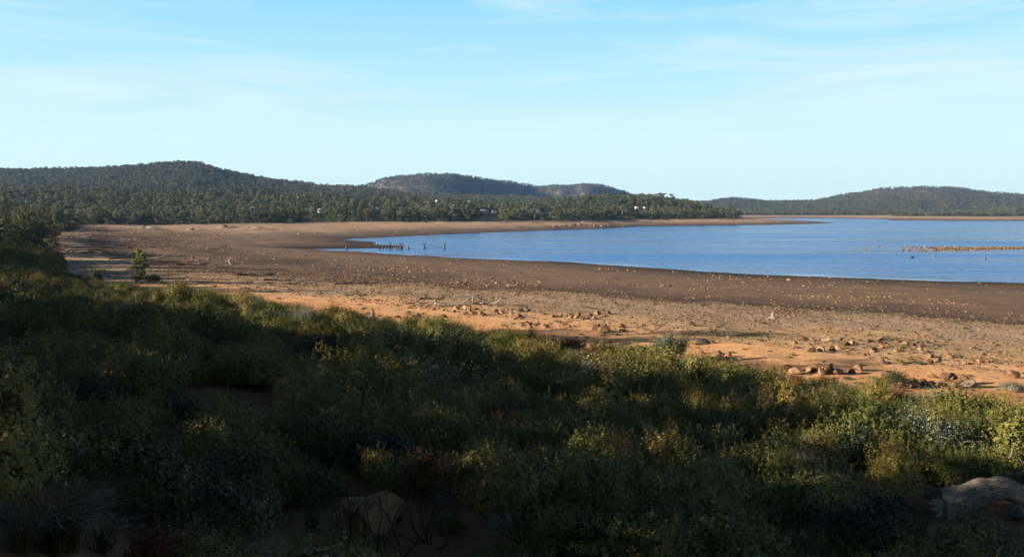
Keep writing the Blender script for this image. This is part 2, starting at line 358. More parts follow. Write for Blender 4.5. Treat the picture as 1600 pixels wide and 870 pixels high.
# angle of the highest ground seen so far along each bearing: tells which trees can be seen at all
elev = ((fd['z'] - CAMZ) / np.repeat(rad[None], nA, 0).ravel()).reshape(nA, nR)
runmax = np.maximum.accumulate(elev, axis=1)
nview = len(np.arange(-200, 1801, 4.0))
def seen(X, Y, ztop):
    u = 800 + F * X / Y; R = np.hypot(X, Y)
    i = np.clip(((u + 200) / 4).astype(int), 0, nview - 1); j = np.clip(np.searchsorted(rad, R) - 2, 0, nR - 1)
    return (ztop - CAMZ) / R > runmax[i, j]
def build_water():
    us = np.arange(-60, 1800, 5.0); a1 = np.arctan((us - 800) / F); rad_ = np.geomspace(120, 3200, 420)
    AA, RR = np.meshgrid(np.r_[a1, a1[-1] + .35, a1[-1] + .7, a1[-1] + 1.0], rad_, indexing='ij'); X = (RR * np.sin(AA)).ravel(); Y = (RR * np.cos(AA)).ravel()
    nA_, nR_ = AA.shape; i = np.arange(nA_ - 1)[:, None] * nR_; j = np.arange(nR_ - 1)[None]
    g = Geo(); g.add(np.stack([X, Y, X * 0], 1), np.stack([i + j, i + nR_ + j, i + nR_ + j + 1, i + j + 1], -1).reshape(-1, 4))
    me = g.mesh('water', water_mat()); dw = segdist(X, Y, WATER)
    x = me.attributes.new('calm', 'FLOAT', 'POINT'); x.data.foreach_set('value', (1 - sstep(1.5, 9, dw + 9 * fbm(X / 14, Y / 14, 3, 71))).astype(np.float32))
    return link('water', me)
water = build_water(); tag(water, kind='structure')

# ------------------------------------------------------------------ plant prototypes (mesh data)
def shrub_mesh(seed, a=.62, h=.85, nspr=170, per=20, ll=.034, lw=.013, mat='heath', spr=(.11, .24), lobes=4, outw=.75):
    r = np.random.default_rng(seed); g = Geo()
    ph = r.uniform(0, 2 * np.pi, nspr); ct = r.uniform(-.05, 1, nspr) ; stt = np.sqrt(np.clip(1 - ct * ct, 0, 1))
    lob = 1 + .22 * np.sin(ph * lobes + seed) * stt + r.normal(size=nspr) * .10
    rad_ = lob * np.where(r.random(nspr) < .75, r.uniform(.78, 1.04, nspr), r.uniform(.35, .8, nspr))
    out = np.stack([np.cos(ph) * stt, np.sin(ph) * stt, ct], 1)
    c = out * rad_[:, None] * np.array([a, a, h * .62]) + np.array([0, 0, h * .25])
    ax = norm(out * outw + np.array([0, 0, .9]) + r.normal(size=(nspr, 3)) * .22)
    Ls = r.uniform(*spr, nspr)
    t = r.uniform(0, 1, (nspr, per)); 
    C = c[:, None] + ax[:, None] * (t * Ls[:, None])[..., None]
    side = norm(np.cross(ax[:, None], r.normal(size=(nspr, per, 3))))
    A = norm(ax[:, None] * .75 + side * .8); C = C + side * (.012 + .034 * (1 - t[..., None])) * (ll / .045)
    va = np.clip(r.random((nspr, 1)) * .4 + t * .35 + r.random((nspr, per)) * .3, 0, 1)
    leaves(g, C.reshape(-1, 3), A.reshape(-1, 3), ll * r.uniform(.7, 1.3, nspr * per), lw, va.ravel(), r, out=np.repeat(out + [0, 0, .1], per, 0) + side.reshape(-1, 3) * .35)
    m_ = 1500; o = norm(r.normal(size=(m_, 3))); o[:, 2] = np.abs(o[:, 2]); ang = np.arctan2(o[:, 1], o[:, 0])
    Q = o * (r.uniform(.62, .93, m_) * (1 + .22 * np.sin(ang * lobes + seed)))[:, None] * np.array([a, a, h * .62]) + np.array([0, 0, h * .22])
    leaves(g, Q, np.zeros((m_, 3)), r.uniform(.05, .09, m_), .045, r.random(m_) * .6, r, out=o)
    fol = g.mesh('foliage', M[mat])
    g = Geo()
    for i in range(9):
        k = r.integers(nspr); tube(g, wob((r.normal() * .05, r.normal() * .05, -.1), c[k], 4, .03, r), np.linspace(.014, .005, 4), 4)
    return fol, g.mesh('stems', M['stem'])
def round_leaf_mesh(seed, a=.6, h=1.2, n=2000, ll=.036, lw=.02, mat='grey', clumps=14):
    r = np.random.default_rng(seed); g = Geo(); gs = Geo(); tips = []
    for i in range(5):
        branchy(gs, (r.normal() * .05, r.normal() * .05, -.1), norm(np.array([r.normal() * .5, r.normal() * .5, 1.])), h * .42, .018, 2, r, .5, .3, 5, 2, tips=tips)
    T = np.array(tips); T = T[T[:, 2] > h * .2]; k = T[r.integers(len(T), size=n)]
    C = k + r.normal(size=(n, 3)) * np.array([.12, .12, .13]) * a / .6
    leaves(g, C, np.stack([r.normal(size=n) * .6, r.normal(size=n) * .6, -.2 + r.normal(size=n) * .7], 1), ll * r.uniform(.7, 1.3, n), lw, r.random(n), r)
    return g.mesh('foliage', M[mat]), gs.mesh('stems', M['bark'])
def bare_mesh(seed, h=1.5, n=5, mat='char', r0=.016, depth=3, spread=.4, lean=.4):
    r = np.random.default_rng(seed); g = Geo()
    for i in range(n):
        branchy(g, (r.normal() * .06, r.normal() * .06, -.12), norm(np.array([r.normal() * lean, r.normal() * lean, 1.])), h * .42 * r.uniform(.7, 1.1), r0 * r.uniform(.7, 1.2), depth, r, spread, .3, 5, 2)
    return g.mesh('bare_stems', M[mat])
def tuft_mesh(seed, h=.6, n=130, mat='straw'):
    r = np.random.default_rng(seed); g = Geo(); 
    ph = r.uniform(0, 2 * np.pi, n); lean = r.uniform(.2, 1.3, n); hh = h * r.uniform(.5, 1.1, n); w = .006
    V = []; Fs = []; av = []
    for i in range(n):
        d = np.array([math.cos(ph[i]), math.sin(ph[i]), 0]); s = np.array([-d[1], d[0], 0]) * w
        b = d * r.uniform(0, .16); m1 = b + d * lean[i] * hh[i] * .3 + np.array([0, 0, hh[i] * .6]); t = b + d * lean[i] * hh[i] * .9 + np.array([0, 0, hh[i] * (1 - .3 * lean[i])])
        k = len(V); V += [b - s, b + s, m1 + s * .8, m1 - s * .8, t + s * .15, t - s * .15]; Fs += [[k, k + 1, k + 2, k + 3], [k + 3, k + 2, k + 4, k + 5]]; av += [r.random()] * 6
    g.add(V, Fs, np.array(av)); return g.mesh('blades', M[mat])
def tree_geo(seed, h=11, cr=3.6, n=900, ls=.42, detail=True, mat='gum', low=.35, trunk_r=.2, clumps=26):
    """gum tree: crown of separate leaf clumps on forked limbs"""
    r = np.random.default_rng(seed); g = Geo(); gt = Geo(); tips = []
    th = h * r.uniform(.30, .42); top = np.array([r.normal() * .3, r.normal() * .3, th])
    tube(gt, wob((0, 0, -.5), top, 5, .08, r), np.linspace(trunk_r, trunk_r * .6, 5), 6 if detail else 4)
    cc = []
    for i in range(clumps):
        p_ = r.uniform(0, 2 * np.pi); q = r.uniform(0, 1) ** .6; zz = r.uniform(low, 1.0)
        env = math.sin(math.pi * min(1, .12 + .80 * (zz - low) / (1 - low)) ) ** .7
        cc.append([math.cos(p_) * q * cr * env, math.sin(p_) * q * cr * env, h * zz * .95])
    cc = np.array(cc)
    for i in range(min(clumps, 7 if detail else 2)):
        tube(gt, wob(top, cc[i] - [0, 0, .2], 5, .15, r), np.linspace(trunk_r * .5, .04, 5), 4, cap=False)
    k = r.integers(clumps, size=n); cs = r.uniform(.6, 1.15, clumps)[k] * cr * (.32 if clumps > 20 else .42)
    o = norm(r.normal(size=(n, 3))) * (r.uniform(.5, 1, n) ** .5)[:, None]
    C = cc[k] + o * cs[:, None] * np.array([1.15, 1.15, .75])
    A = r.normal(size=(n, 3)); A[:, 2] -= .5
    leaves(g, C, A, ls * r.uniform(.6, 1.3, n), ls * .7, np.clip(r.random(clumps)[k] * .7 + r.random(n) * .3, 0, 1), r, out=o + np.array([0, 0, .15]))
    return g, gt
def tree_mesh(*a, mat='gum', **k):
    g, gt = tree_geo(*a, mat=mat, **k); return g.mesh('crown', M[mat]), gt.mesh('trunk', M['bark'])
def tree_combined(name, *a, mat='gum', **k):
    g, gt = tree_geo(*a, mat=mat, **k)
    for v, f, aa in zip(gt.v, gt.f, gt.a): pass
    off = g.n
    for v, f, aa, m_ in zip(gt.v, gt.f, gt.a, gt.m):
        g.v.append(v); g.f.append(f + off); g.a.append(aa); g.m.append(m_ + 1)
    return g.mesh(name, [M[mat], M['bark']])
def thing(name, parts, loc, rz=0, sc=1.0, label=None, cat=None, group=None, tilt=(0, 0)):
    """parts: list of (part name, mesh). One part only -> a single mesh object"""
    if len(parts) == 1:
        o = link(name, parts[0][1], None, loc, (tilt[0], tilt[1], rz), sc)
    else:
        o = bpy.data.objects.new(name, None); o.empty_display_size = .2; COL.objects.link(o)
        o.location = loc; o.rotation_euler = (tilt[0], tilt[1], rz); o.scale = sc if hasattr(sc, '__len__') else (sc,) * 3
        for pn, me in parts:
            c = bpy.data.objects.new(pn, me); COL.objects.link(c); c.parent = o
    return tag(o, label, cat, group)
def scatter_stuff(name, pts, idx, rots, scl, protos):
    """one object of kind stuff; geometry nodes put a prototype mesh on every point"""
    me = bpy.data.meshes.new(name); me.vertices.add(len(pts)); me.vertices.foreach_set('co', np.asarray(pts, np.float32).ravel())
    for nm, typ, arr in (('idx', 'INT', np.asarray(idx, np.int32)), ('scl', 'FLOAT_VECTOR', None), ('rot', 'FLOAT_VECTOR', None)):
        x = me.attributes.new(nm, typ, 'POINT')
        if typ == 'INT': x.data.foreach_set('value', arr)
        elif nm == 'scl':
            s = np.asarray(scl, np.float32); s = np.repeat(s[:, None], 3, 1) if s.ndim == 1 else s; x.data.foreach_set('vector', s.ravel())
        else: x.data.foreach_set('vector', np.asarray(rots, np.float32).ravel())
    o = link(name, me); tag(o, kind='stuff')
    ng = bpy.data.node_groups.new(name, 'GeometryNodeTree'); N = ng.nodes.new; L = ng.links.new
    ng.interface.new_socket('Geometry', in_out='INPUT', socket_type='NodeSocketGeometry'); ng.interface.new_socket('Geometry', in_out='OUTPUT', socket_type='NodeSocketGeometry')
    gi = N('NodeGroupInput'); go = N('NodeGroupOutput'); jn = N('GeometryNodeJoinGeometry')
    for pm in reversed(protos):
        po = bpy.data.objects.new(name + '_source', pm)
        oi = N('GeometryNodeObjectInfo'); oi.inputs['Object'].default_value = po; oi.inputs['As Instance'].default_value = True
        L(oi.outputs['Geometry'], jn.inputs[0])
    ip = N('GeometryNodeInstanceOnPoints'); L(gi.outputs[0], ip.inputs['Points']); L(jn.outputs[0], ip.inputs['Instance'])
    ip.inputs['Pick Instance'].default_value = True
    def na(nm, t):
        x = N('GeometryNodeInputNamedAttribute'); x.data_type = t; x.inputs[0].default_value = nm; return x.outputs['Attribute']
    L(na('idx', 'INT'), ip.inputs['Instance Index']); L(na('rot', 'FLOAT_VECTOR'), ip.inputs['Rotation']); L(na('scl', 'FLOAT_VECTOR'), ip.inputs['Scale'])
    L(ip.outputs[0], go.inputs[0])
    md = o.modifiers.new('scatter', 'NODES'); md.node_group = ng
    return o
def zrot(n, r=rng, tilt=.08): return np.stack([r.normal(size=n) * tilt, r.normal(size=n) * tilt, r.uniform(0, 6.28, n)], 1)

# ------------------------------------------------------------------ cottages first (trees keep clear of their fronts)
HOUSES = [(478, 331, 7, 'white', 'white cottage with pale roof, most westerly of the ones among the lakeside gums'),
          (501, 333, 5, 'grey', 'small pale grey cottage just beside the white one in the lakeside gums'),
          (590, 331, 5, 'grey', 'grey hut half hidden by gums straight behind the drowned stumps'),
          (683, 315, 5, 'grey', 'pale hut high on the wooded slope below the table mountain'),
          (733, 316, 5, 'white', 'tiny white hut high in the woods below the dark cliffs'),
          (757, 333, 8, 'white', 'long white cottage low in the gums left of a smaller one'),
          (773, 334.5, 6, 'grey', 'small pale cottage in the gums right of the long white one'),
          (853, 338, 6, 'grey', 'greenish grey shed at the foot of the wooded headland'),
          (996, 327.5, 6, 'white', 'bright white cottage on the wooded headland facing the lake'),
          (1008, 328, 5, 'grey', 'pale cottage beside the bright white one on the headland'),
          (1450, 332.5, 12, 'tan', 'lone pale shed on the far shore below the big hill')]
M['h_white'] = roughmat('white_wall', [(.6, .6, .58), (.75, .75, .72)], 1, None, .05, .01, .6, 0)
M['h_grey'] = roughmat('grey_wall', [(.38, .38, .36), (.5, .5, .47)], 1, None, .05, .01, .6, 0)
M['h_tan'] = roughmat('tan_wall', [(.40, .34, .27), (.5, .42, .34)], 1, None, .05, .01, .6, 0)
M['h_roof'] = roughmat('iron_roof', [(.32, .33, .34), (.48, .49, .5)], 1, (8, 1, 1), .2, .03, .5, 0)
M['h_glass'] = roughmat('dark_pane', [(.02, .025, .03), (.03, .035, .04)], 1, None, 0, .01, .1, 0)
def box(g, c, s):
    c = np.array(c, float); s = np.array(s, float) / 2
    v = np.array([[x, y, z] for x in (-1, 1) for y in (-1, 1) for z in (-1, 1)]) * s + c
    g.add(v, [[0, 1, 3, 2], [4, 6, 7, 5], [0, 4, 5, 1], [2, 3, 7, 6], [0, 2, 6, 4], [1, 5, 7, 3]]); return g
house_spots = []
for px, py, w, colr, lab in HOUSES:
    x, y, z = at(px, py + 2)
    house_spots.append((px, y))
    d = w * .7; hh = 2.6 * (1.3 if w > 9 else 1)
    wall = Geo(); box(wall, (0, 0, hh / 2), (w, d, hh)); e = 1.4
    wall.add([(-w / 2, -d / 2, hh), (-w / 2, d / 2, hh), (-w / 2, 0, hh + e)], [[0, 1, 2]]); wall.add([(w / 2, -d / 2, hh), (w / 2, d / 2, hh), (w / 2, 0, hh + e)], [[0, 2, 1]])
    rf = Geo()
    for s in (-1, 1):
        a = np.array([(-w / 2 - .3, s * (d / 2 + .35), hh - .18), (w / 2 + .3, s * (d / 2 + .35), hh - .18), (w / 2 + .3, 0, hh + e + .02), (-w / 2 - .3, 0, hh + e + .02)])
        v = np.concatenate([a, a + [0, 0, .12]]); rf.add(v, [[0, 1, 2, 3], [7, 6, 5, 4], [0, 4, 5, 1], [1, 5, 6, 2], [2, 6, 7, 3], [3, 7, 4, 0]])
    parts = [('wall', wall.mesh('wall', M['h_' + colr])), ('roof', rf.mesh('roof', M['h_roof']))]
    for wx in ([-w * .3, w * .32] if w > 4 else [0]):
        gg = box(Geo(), (wx, -d / 2 - .03, 1.5), (1.1, .06, 1.0)); parts.append(('window', gg.mesh('window', M['h_glass'])))
    gg = box(Geo(), (0, -d / 2 - .03, 1.02), (.9, .06, 2.0)); parts.append(('door', gg.mesh('door', M['stem'])))
    thing('cottage' if 'cottage' in lab else 'hut' if 'hut' in lab else 'shed', parts, (x, y, z + 1.2), R_(float(rng.uniform(-35, 10))), 1, lab, 'cottage' if 'cottage' in lab else 'hut' if 'hut' in lab else 'shed')

# ------------------------------------------------------------------ woods
def jitter_grid(x0, x1, y0, y1, s, r=rng):
    xs = np.arange(x0, x1, s); ys = np.arange(y0, y1, s); X, Y = np.meshgrid(xs, ys)
    X = X.ravel() + r.uniform(-.48, .48, X.size) * s; Y = Y.ravel() + r.uniform(-.48, .48, Y.size) * s; return X, Y
def wood_points(y0, y1, s, th):
    X, Y = jitter_grid(-.62 * y1, .62 * y1, y0, y1, s)
    m = (np.abs(X / Y) < .6); X, Y = X[m], Y[m]
    f = field(X, Y); keep = (f['de'] > 1.5) & (~f['inb']) & (~f['inw'])
    keep &= seen(X, Y, f['z'] + th + 3)
    keep &= rng.random(len(X)) > f['rocky'] * np.where(f['u'] > 1100, .7, .2)
    keep &= rng.random(len(X)) > sstep(.1, .5, fbm(X / 70, Y / 70, 3, 22)) * .35
    for hx, hy in house_spots:
        keep &= ~((np.abs(f['u'] - hx - 1) < 8.5) & (Y > hy - (260 if hy < 1100 else 90 if hy < 1500 else 700)) & (Y < hy + 9))
    return X[keep], Y[keep], f['z'][keep], f['de'][keep], f['u'][keep]
tp_near = [tree_combined('g', s, h=hh, cr=c, n=1150, ls=.62, detail=False, mat='gum', trunk_r=.16, clumps=11, low=.22) for s, hh, c in ((11, 11, 4.0), (12, 9, 3.6), (13, 13, 4.2), (14, 8, 3.8), (15, 10, 3.4))]
def dead_tree_mesh(seed, h=11):
    r = np.random.default_rng(seed); g = Geo(); branchy(g, (0, 0, -.5), (r.normal() * .08, r.normal() * .08, 1), h * .45, .26, 3, r, .35, .35, 5, 2); return g.mesh('dead', M['pale'])
M['pale'] = roughmat('bleached_trunk', [(.25, .23, .2), (.42, .39, .35)], 2, (1, 1, .2), .2)
tp_near.append(dead_tree_mesh(16))
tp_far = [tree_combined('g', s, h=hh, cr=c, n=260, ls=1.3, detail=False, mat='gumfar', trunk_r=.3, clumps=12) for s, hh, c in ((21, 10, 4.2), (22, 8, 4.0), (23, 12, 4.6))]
tm = [tree_mesh(30 + i, h=hh, cr=c, n=1700, ls=.45, mat='gum', clumps=13, low=.2, trunk_r=.16) for i, (hh, c) in enumerate(((11, 4.0), (9, 3.6), (13, 4.2), (8, 3.8), (10, 3.3), (7, 3.4)))]
X, Y, Z, DE, U = wood_points(430, 1650, 6.8, 10)
size = 10 / Y; vis = (U > -10) & (U < 1610)
front = vis & (DE < 24) & (Y < 1160)
fi = np.where(front)[0]; fi = fi[np.argsort(Y[fi])][:170]; sel = np.zeros(len(X), bool); sel[fi] = True
print('front trees', len(fi), 'near wood', len(X))
FT = [((-10, 330), 'gum tree in the front row of the wood behind the pale mounds', 'front row of gums behind the pale mounds'),
      ((330, 470), 'gum tree in the front row of the wood left of the white cottage', 'front row of gums short of the white cottage'),
      ((470, 620), 'gum tree in the front row of the wood below the white cottage', 'front row of gums below the white cottage'),
      ((620, 800), 'gum tree in the front row of the wood below the long white cottage', 'front row of gums below the long white cottage'),
      ((800, 960), 'gum tree in the front row behind the grey rock heap on the far shore', 'front row of gums behind the rock heap'),
      ((960, 1090), 'gum tree in the front row at the foot of the headland across the lake', 'front row of gums on the headland'),
      ((1090, 1700), 'gum tree in the thin tail of the headland wood beside the low spit', 'gums on the tail of the headland')]
for i in fi:
    for (a, b_), lab, grp in FT:
        if a <= U[i] < b_: break
    c, t = tm[rng.integers(6)]
    thing('gum_tree', [('crown', c), ('trunk', t)], (X[i], Y[i], Z[i] - .1), rng.uniform(0, 6.28), rng.uniform(.5, 1.05), lab, 'tree', grp)
k = ~sel
scatter_stuff('forest', np.stack([X, Y, Z - .2], 1)[k], np.where(rng.random(k.sum()) < .05, 5, rng.integers(0, 5, k.sum())), zrot(k.sum()), rng.uniform(.5, 1.12, k.sum()) * (1 + .25 * fbm(X[k] / 40, Y[k] / 40, 2, 81)), tp_near)
X, Y, Z, DE, U = wood_points(1650, 2600, 10.5, 9)
X2, Y2, Z2, _, _ = wood_points(2600, 4300, 12.5, 9)
X = np.r_[X, X2]; Y = np.r_[Y, Y2]; Z = np.r_[Z, Z2]; n = len(X); print('far wood', n)
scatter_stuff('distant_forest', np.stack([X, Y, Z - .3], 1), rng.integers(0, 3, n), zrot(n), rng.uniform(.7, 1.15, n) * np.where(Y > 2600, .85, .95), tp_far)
# low scrub along the foot of the wood
X, Y = jitter_grid(-560, 560, 400, 1180, 4.2)
f = field(X, Y); k = (f['de'] > -7) & (f['de'] < 14) & (~f['inw']) & (np.abs(X / Y) < .58) & (rng.random(len(X)) < .75) & (Y > 380)
for hx, hy in house_spots: k &= ~((np.abs(f['u'] - hx - 1) < 7) & (Y > hy - 240) & (Y < hy + 5))
scrub_p = [tree_combined('g', s, h=3.2, cr=2.4, n=160, ls=.5, detail=False, mat='gum', low=.12, trunk_r=.08, clumps=12) for s in (41, 42)]
scatter_stuff('shore_scrub', np.stack([X, Y, f['z'] - .2], 1)[k], rng.integers(0, 2, k.sum()), zrot(k.sum()), rng.uniform(.45, 1.1, k.sum()), scrub_p)

# ------------------------------------------------------------------ trees on the left bank, and the row that shades the slope
bt = [tree_mesh(60 + i, h=hh, cr=c, n=2600, ls=.34, mat='gum', clumps=34, low=lo) for i, (hh, c, lo) in enumerate(((10, 3.6, .3), (8, 3.4, .25), (12, 4.0, .3), (6.5, 3.0, .12), (7.5, 3.0, .15)))]
def bank_tree(x, y, kind, sc, lab, grp=None, name='gum_tree'):
    c, t = bt[kind]; return thing(name, [('crown', c), ('trunk', t)], (x, y, H1(x, y) - .15), rng.uniform(0, 6.28), sc, lab, 'tree', grp)
X, Y = jitter_grid(-300, -60, 185, 470, 9.5)
f = field(X, Y); k = (f['de'] > 3) & (f['u'] > -60) & (f['de'] < 45) & (rng.random(len(X)) < .8) & (f['u'] < 105)
print('left trees', k.sum())
for x, y, u in zip(X[k], Y[k], f['u'][k]):
    bank_tree(x, y, rng.integers(4), rng.uniform(.6, .95), 'dark shaded gum tree on the bank at the near end of the bare flat', 'shaded gums on the near bank')
X, Y = jitter_grid(-230, -70, 105, 330, 12)
f = field(X, Y); k = (f['de'] > 6) & (f['u'] < -25) & (f['u'] > -520) & (f['de'] < 60)
print('left off', k.sum())
XY = list(zip(X[k], Y[k])); random.shuffle(XY)
for x, y in XY[:80]:
    bank_tree(x, y, rng.integers(3), rng.uniform(.6, 1.0), 'gum tree on the bank beside the bare flat, outside the view', 'gums of the left bank outside the view', 'bank_tree')
# row along the crest beside the viewpoint (out of the frame; their shade lies over the slope)
S0 = []
for row, sd0, stp in ((0, -9.5, 3.4), (1, -13.5, 4.0), (2, -7.5, 3.8)):
    for i in range(62):
        q = 4 + i * stp + rng.uniform(-1, 1); sd = sd0 + rng.normal() * 1.2
        x = -q * .69 + sd * .72; y = q * .72 + sd * .69
        if q > 215 or (20 < q < 30 and rng.random() < .28): continue
        if row == 2 and q < 40: continue
        S0.append((x, y, q))
for n_, (x, y, q) in enumerate(S0):
    if x > -.56 * y: continue
    hw = np.interp(q, [0, 20, 26, 34, 42, 50, 66, 91, 126, 190], [7.5, 7, 5.5, 6.8, 6.9, 6.2, 4.6, 4.0, 6.2, 10]) * rng.uniform(.6, 1.12); kd = [3, 4, 3, 4][n_ % 4]
    bank_tree(x, y, kd, hw / (10, 8, 12, 6.5, 7.5)[kd], 'gum tree in the row on the crest beside the viewpoint', 'gums on the crest beside the viewpoint', 'crest_tree')
bank_tree(-52, 68, 2, 1.28, 'tallest gum on the slope whose long shadow crosses the orange sand')
bank_tree(-36.5, 53.3, 2, 1.0, 'slender gum on the slope whose shadow ends by the pale stump')

# ------------------------------------------------------------------ heath on the slope
SH = {'heath': [shrub_mesh(101, mat='heath'), shrub_mesh(102, a=.75, h=.7, mat='heath', nspr=190), shrub_mesh(103, a=.55, h=1.05, mat='heath'), shrub_mesh(104, a=.7, h=.9, mat='heath', lobes=5)],
      'gold': [shrub_mesh(111, a=.5, h=1.15, mat='gold', outw=.3), shrub_mesh(112, a=.55, h=.9, mat='gold')],
      'dark': [shrub_mesh(121, a=.8, h=1.0, mat='dark', nspr=190), shrub_mesh(122, a=.65, h=.8, mat='dark')],
      'rust': [shrub_mesh(131, a=.5, h=.8, mat='rust')],
      'grey': [round_leaf_mesh(141)]}
BARE = [bare_mesh(151), bare_mesh(152, h=1.9, n=4), bare_mesh(153, h=1.2, n=7, lean=.7)]
PALE = [bare_mesh(161, h=1.0, n=6, mat='drift', r0=.009, lean=.5), bare_mesh(162, h=1.3, n=4, mat='drift', r0=.011, lean=.6)]
TUFT = [tuft_mesh(171), tuft_mesh(172, h=.8, n=170)]
kinds = ['heath'] * 4 + ['gold'] * 2 + ['dark'] * 2 + ['rust', 'grey']
protos = sum([SH[k_] for k_ in ('heath', 'gold', 'dark', 'rust', 'grey')], [])
X, Y = jitter_grid(-125, 45, 6, 215, .96)
f = field(X, Y); u, D = f['u'], f['D']
bare_patch = fbm(X / 5.5, Y / 5.5, 3, 31)
px_patch = np.exp(-(((u - 350) / 75) ** 2 + ((D - 27) / 4.5) ** 2))
k = (f['de'] > .3) & (u > -60) & (u < 1660) & (D < 200) & (D > 6.0) & (bare_patch < .55) & (px_patch < .35) & (rng.random(len(X)) < np.where(f['de'] > 18, .84, .97))
for cx, cy, rad_ in ((1470, 600, 3.2), (1275, 581, 3.2), (1240, 581, 2.5), (1310, 581, 2.5), (1340, 580, 2), (217, 442, 7), (240, 444, 6), (150, 446, 4), (1050, 564, 2.2), (1120, 556, 3), (970, 545, 3), (925, 541, 2.5), (1398, 606, 1.5), (582, 497, 2), (1510, 607, 2), (1530, 805, 2.2), (1480, 800, 1.3), (565, 850, 1.9), (1250, 760, .8), (1395, 788, .9), (693, 795, .7), (1310, 772, .7), (683, 735, .8)):
    qx, qy, _ = at(cx, cy); ll_ = math.hypot(qx, qy)
    for w_ in ((0, 1, 2, 3, 4) if cx in (217, 240) else (0, 1, 2)): k &= np.hypot(X - qx * (1 - w_ * rad_ * .6 / ll_), Y - qy * (1 - w_ * rad_ * .6 / ll_)) > rad_ * .75
# rare individuals right under the viewer would block the view
k &= D > 7.2
X, Y, Z, u, D, DE = X[k], Y[k], f['z'][k], u[k], D[k], f['de'][k]
n = len(X); pick = rng.random(n); sel_n = fbm(X / 7, Y / 7, 2, 33)
idx = np.where(pick < .60, rng.integers(0, 4, n), np.where(pick < .72, 4 + rng.integers(0, 2, n), np.where(pick < .92, 6 + rng.integers(0, 2, n), np.where(pick < .965, 8, 9))))
idx = np.where((DE < 16) & (idx >= 6) & (idx < 8) & (rng.random(n) < .7), rng.integers(0, 4, n), idx)
idx = np.where((sel_n > .3) & (rng.random(n) < .6), 4 + rng.integers(0, 2, n), idx)
scl = rng.uniform(.6, 1.3, n) * (1 + .35 * fbm(X / 3.5, Y / 3.5, 2, 61)) * (1 + .15 * sstep(40, 120, D)) * (1 - .35 * (1 - sstep(.5, 7, DE)))
bim = rng.random(n); scl = scl * np.where(bim < .22, 1.55, np.where(bim < .6, .68, .95)) * np.where((u < 110) & (D > 140) & (rng.random(n) < .5), 1.6, 1) * np.where((u > 90) & (u < 260) & (D > 70), .75, 1)
scl = np.where(D < 25, np.minimum(scl, 1.3), scl)
near = np.argsort(D / scl)[:300]; isn = np.zeros(n, bool); isn[near] = True
print('shrubs', n)
KN = {'heath': ('heath_shrub', 'olive green heath shrub with upright sprigs'), 'gold': ('golden_shrub', 'yellow-green shrub with dense upright shoots'),
      'dark': ('dark_shrub', 'dark green rounded shrub'), 'rust': ('rusty_shrub', 'low shrub with rusty red leaves'), 'grey': ('gum_sapling', 'gum sapling with loose grey-green leaves')}
def zone(u_, D_):
    a = 'by the dry grass' if u_ < 260 else 'left of the pointed boulder' if u_ < 600 else 'right of the pointed boulder' if u_ < 900 else 'among the burnt stems' if u_ < 1250 else 'around the weathered log'
    return ('near ' if D_ < 13 else '' if D_ < 18 else 'farther ') , a
for i in near:
    kd = kinds[idx[i]] if idx[i] < 10 else 'heath'
    fo, stm = protos[idx[i]]; nm, lb = KN[kd]; pre, zz = zone(u[i], D[i])
    thing(nm, [('foliage', fo), ('stems', stm)], (X[i], Y[i], Z[i] - .03), rng.uniform(0, 6.28), scl[i], f'{pre}{lb} {zz}', 'shrub' if kd != 'grey' else 'sapling', f'{pre}{nm.replace("_", " ")}s {zz}', (rng.normal() * .07, rng.normal() * .07))
k = ~isn
scatter_stuff('heath_cover', np.stack([X, Y, Z - .03], 1)[k], idx[k], zrot(k.sum(), tilt=.07), scl[k], [p[0] for p in protos])

# ------------------------------------------------------------------ single plants
def put(px, py): return at(px, py)
def place(name, parts, px, py, sc, lab, cat, grp=None, rz=None, dz=0, tilt=(0, 0)):
    x, y, z = at(px, py); return thing(name, parts, (x, y, z + dz), rng.uniform(0, 6.28) if rz is None else rz, sc, lab, cat, grp, tilt)
P2 = lambda t: [('foliage', t[0]), ('stems', t[1])]
def scale_for(px, py, hpx, h):       # metres-high prototype scaled to its height in the place
    x, y, z = at(px, py); return hpx * y / F / h
lt = tree_mesh(201, h=4, cr=1.05, n=5200, ls=.13, mat='young', low=.08, trunk_r=.05, clumps=46)
place('young_tree', [('crown', lt[0]), ('trunk', lt[1])], 217, 442, scale_for(217, 442, 54, 3.9), 'slender yellow-green young tree standing alone on the orange sand', 'tree')
place('round_bush', P2(shrub_mesh(202, a=.7, h=.9, mat='dark', nspr=200)), 240, 443, scale_for(240, 443, 18, .95), 'low dark round bush at the foot of the slender young tree', 'bush')
place('upright_bush', P2(shrub_mesh(203, a=.45, h=1.3, mat='dark', nspr=200, outw=.2)), 150, 446, scale_for(150, 446, 30, 1.35), 'dark upright bush at the edge of the sand left of the young tree', 'bush')
rs = round_leaf_mesh(204, a=.75, h=1.5, n=9000, ll=.06, lw=.042, mat='grey')
place('gum_sapling', P2(rs), 1050, 566, scale_for(1050, 566, 54, 1.75), 'bushy gum sapling with pale grey-green leaves at the edge of the orange sand', 'sapling')
place('round_bush', P2(shrub_mesh(205, a=.7, h=.9, mat='dark', nspr=200)), 1398, 606, scale_for(1398, 606, 34, .95), 'dark round bush standing out of the heath against the sand', 'bush')
place('cushion_bush', P2(shrub_mesh(206, a=.8, h=.6, mat='grey', nspr=240, ll=.035, spr=(.05, .1))), 1582, 611, scale_for(1582, 611, 16, .6), 'grey-green cushion bush on the sand beyond the boulder pile', 'bush')
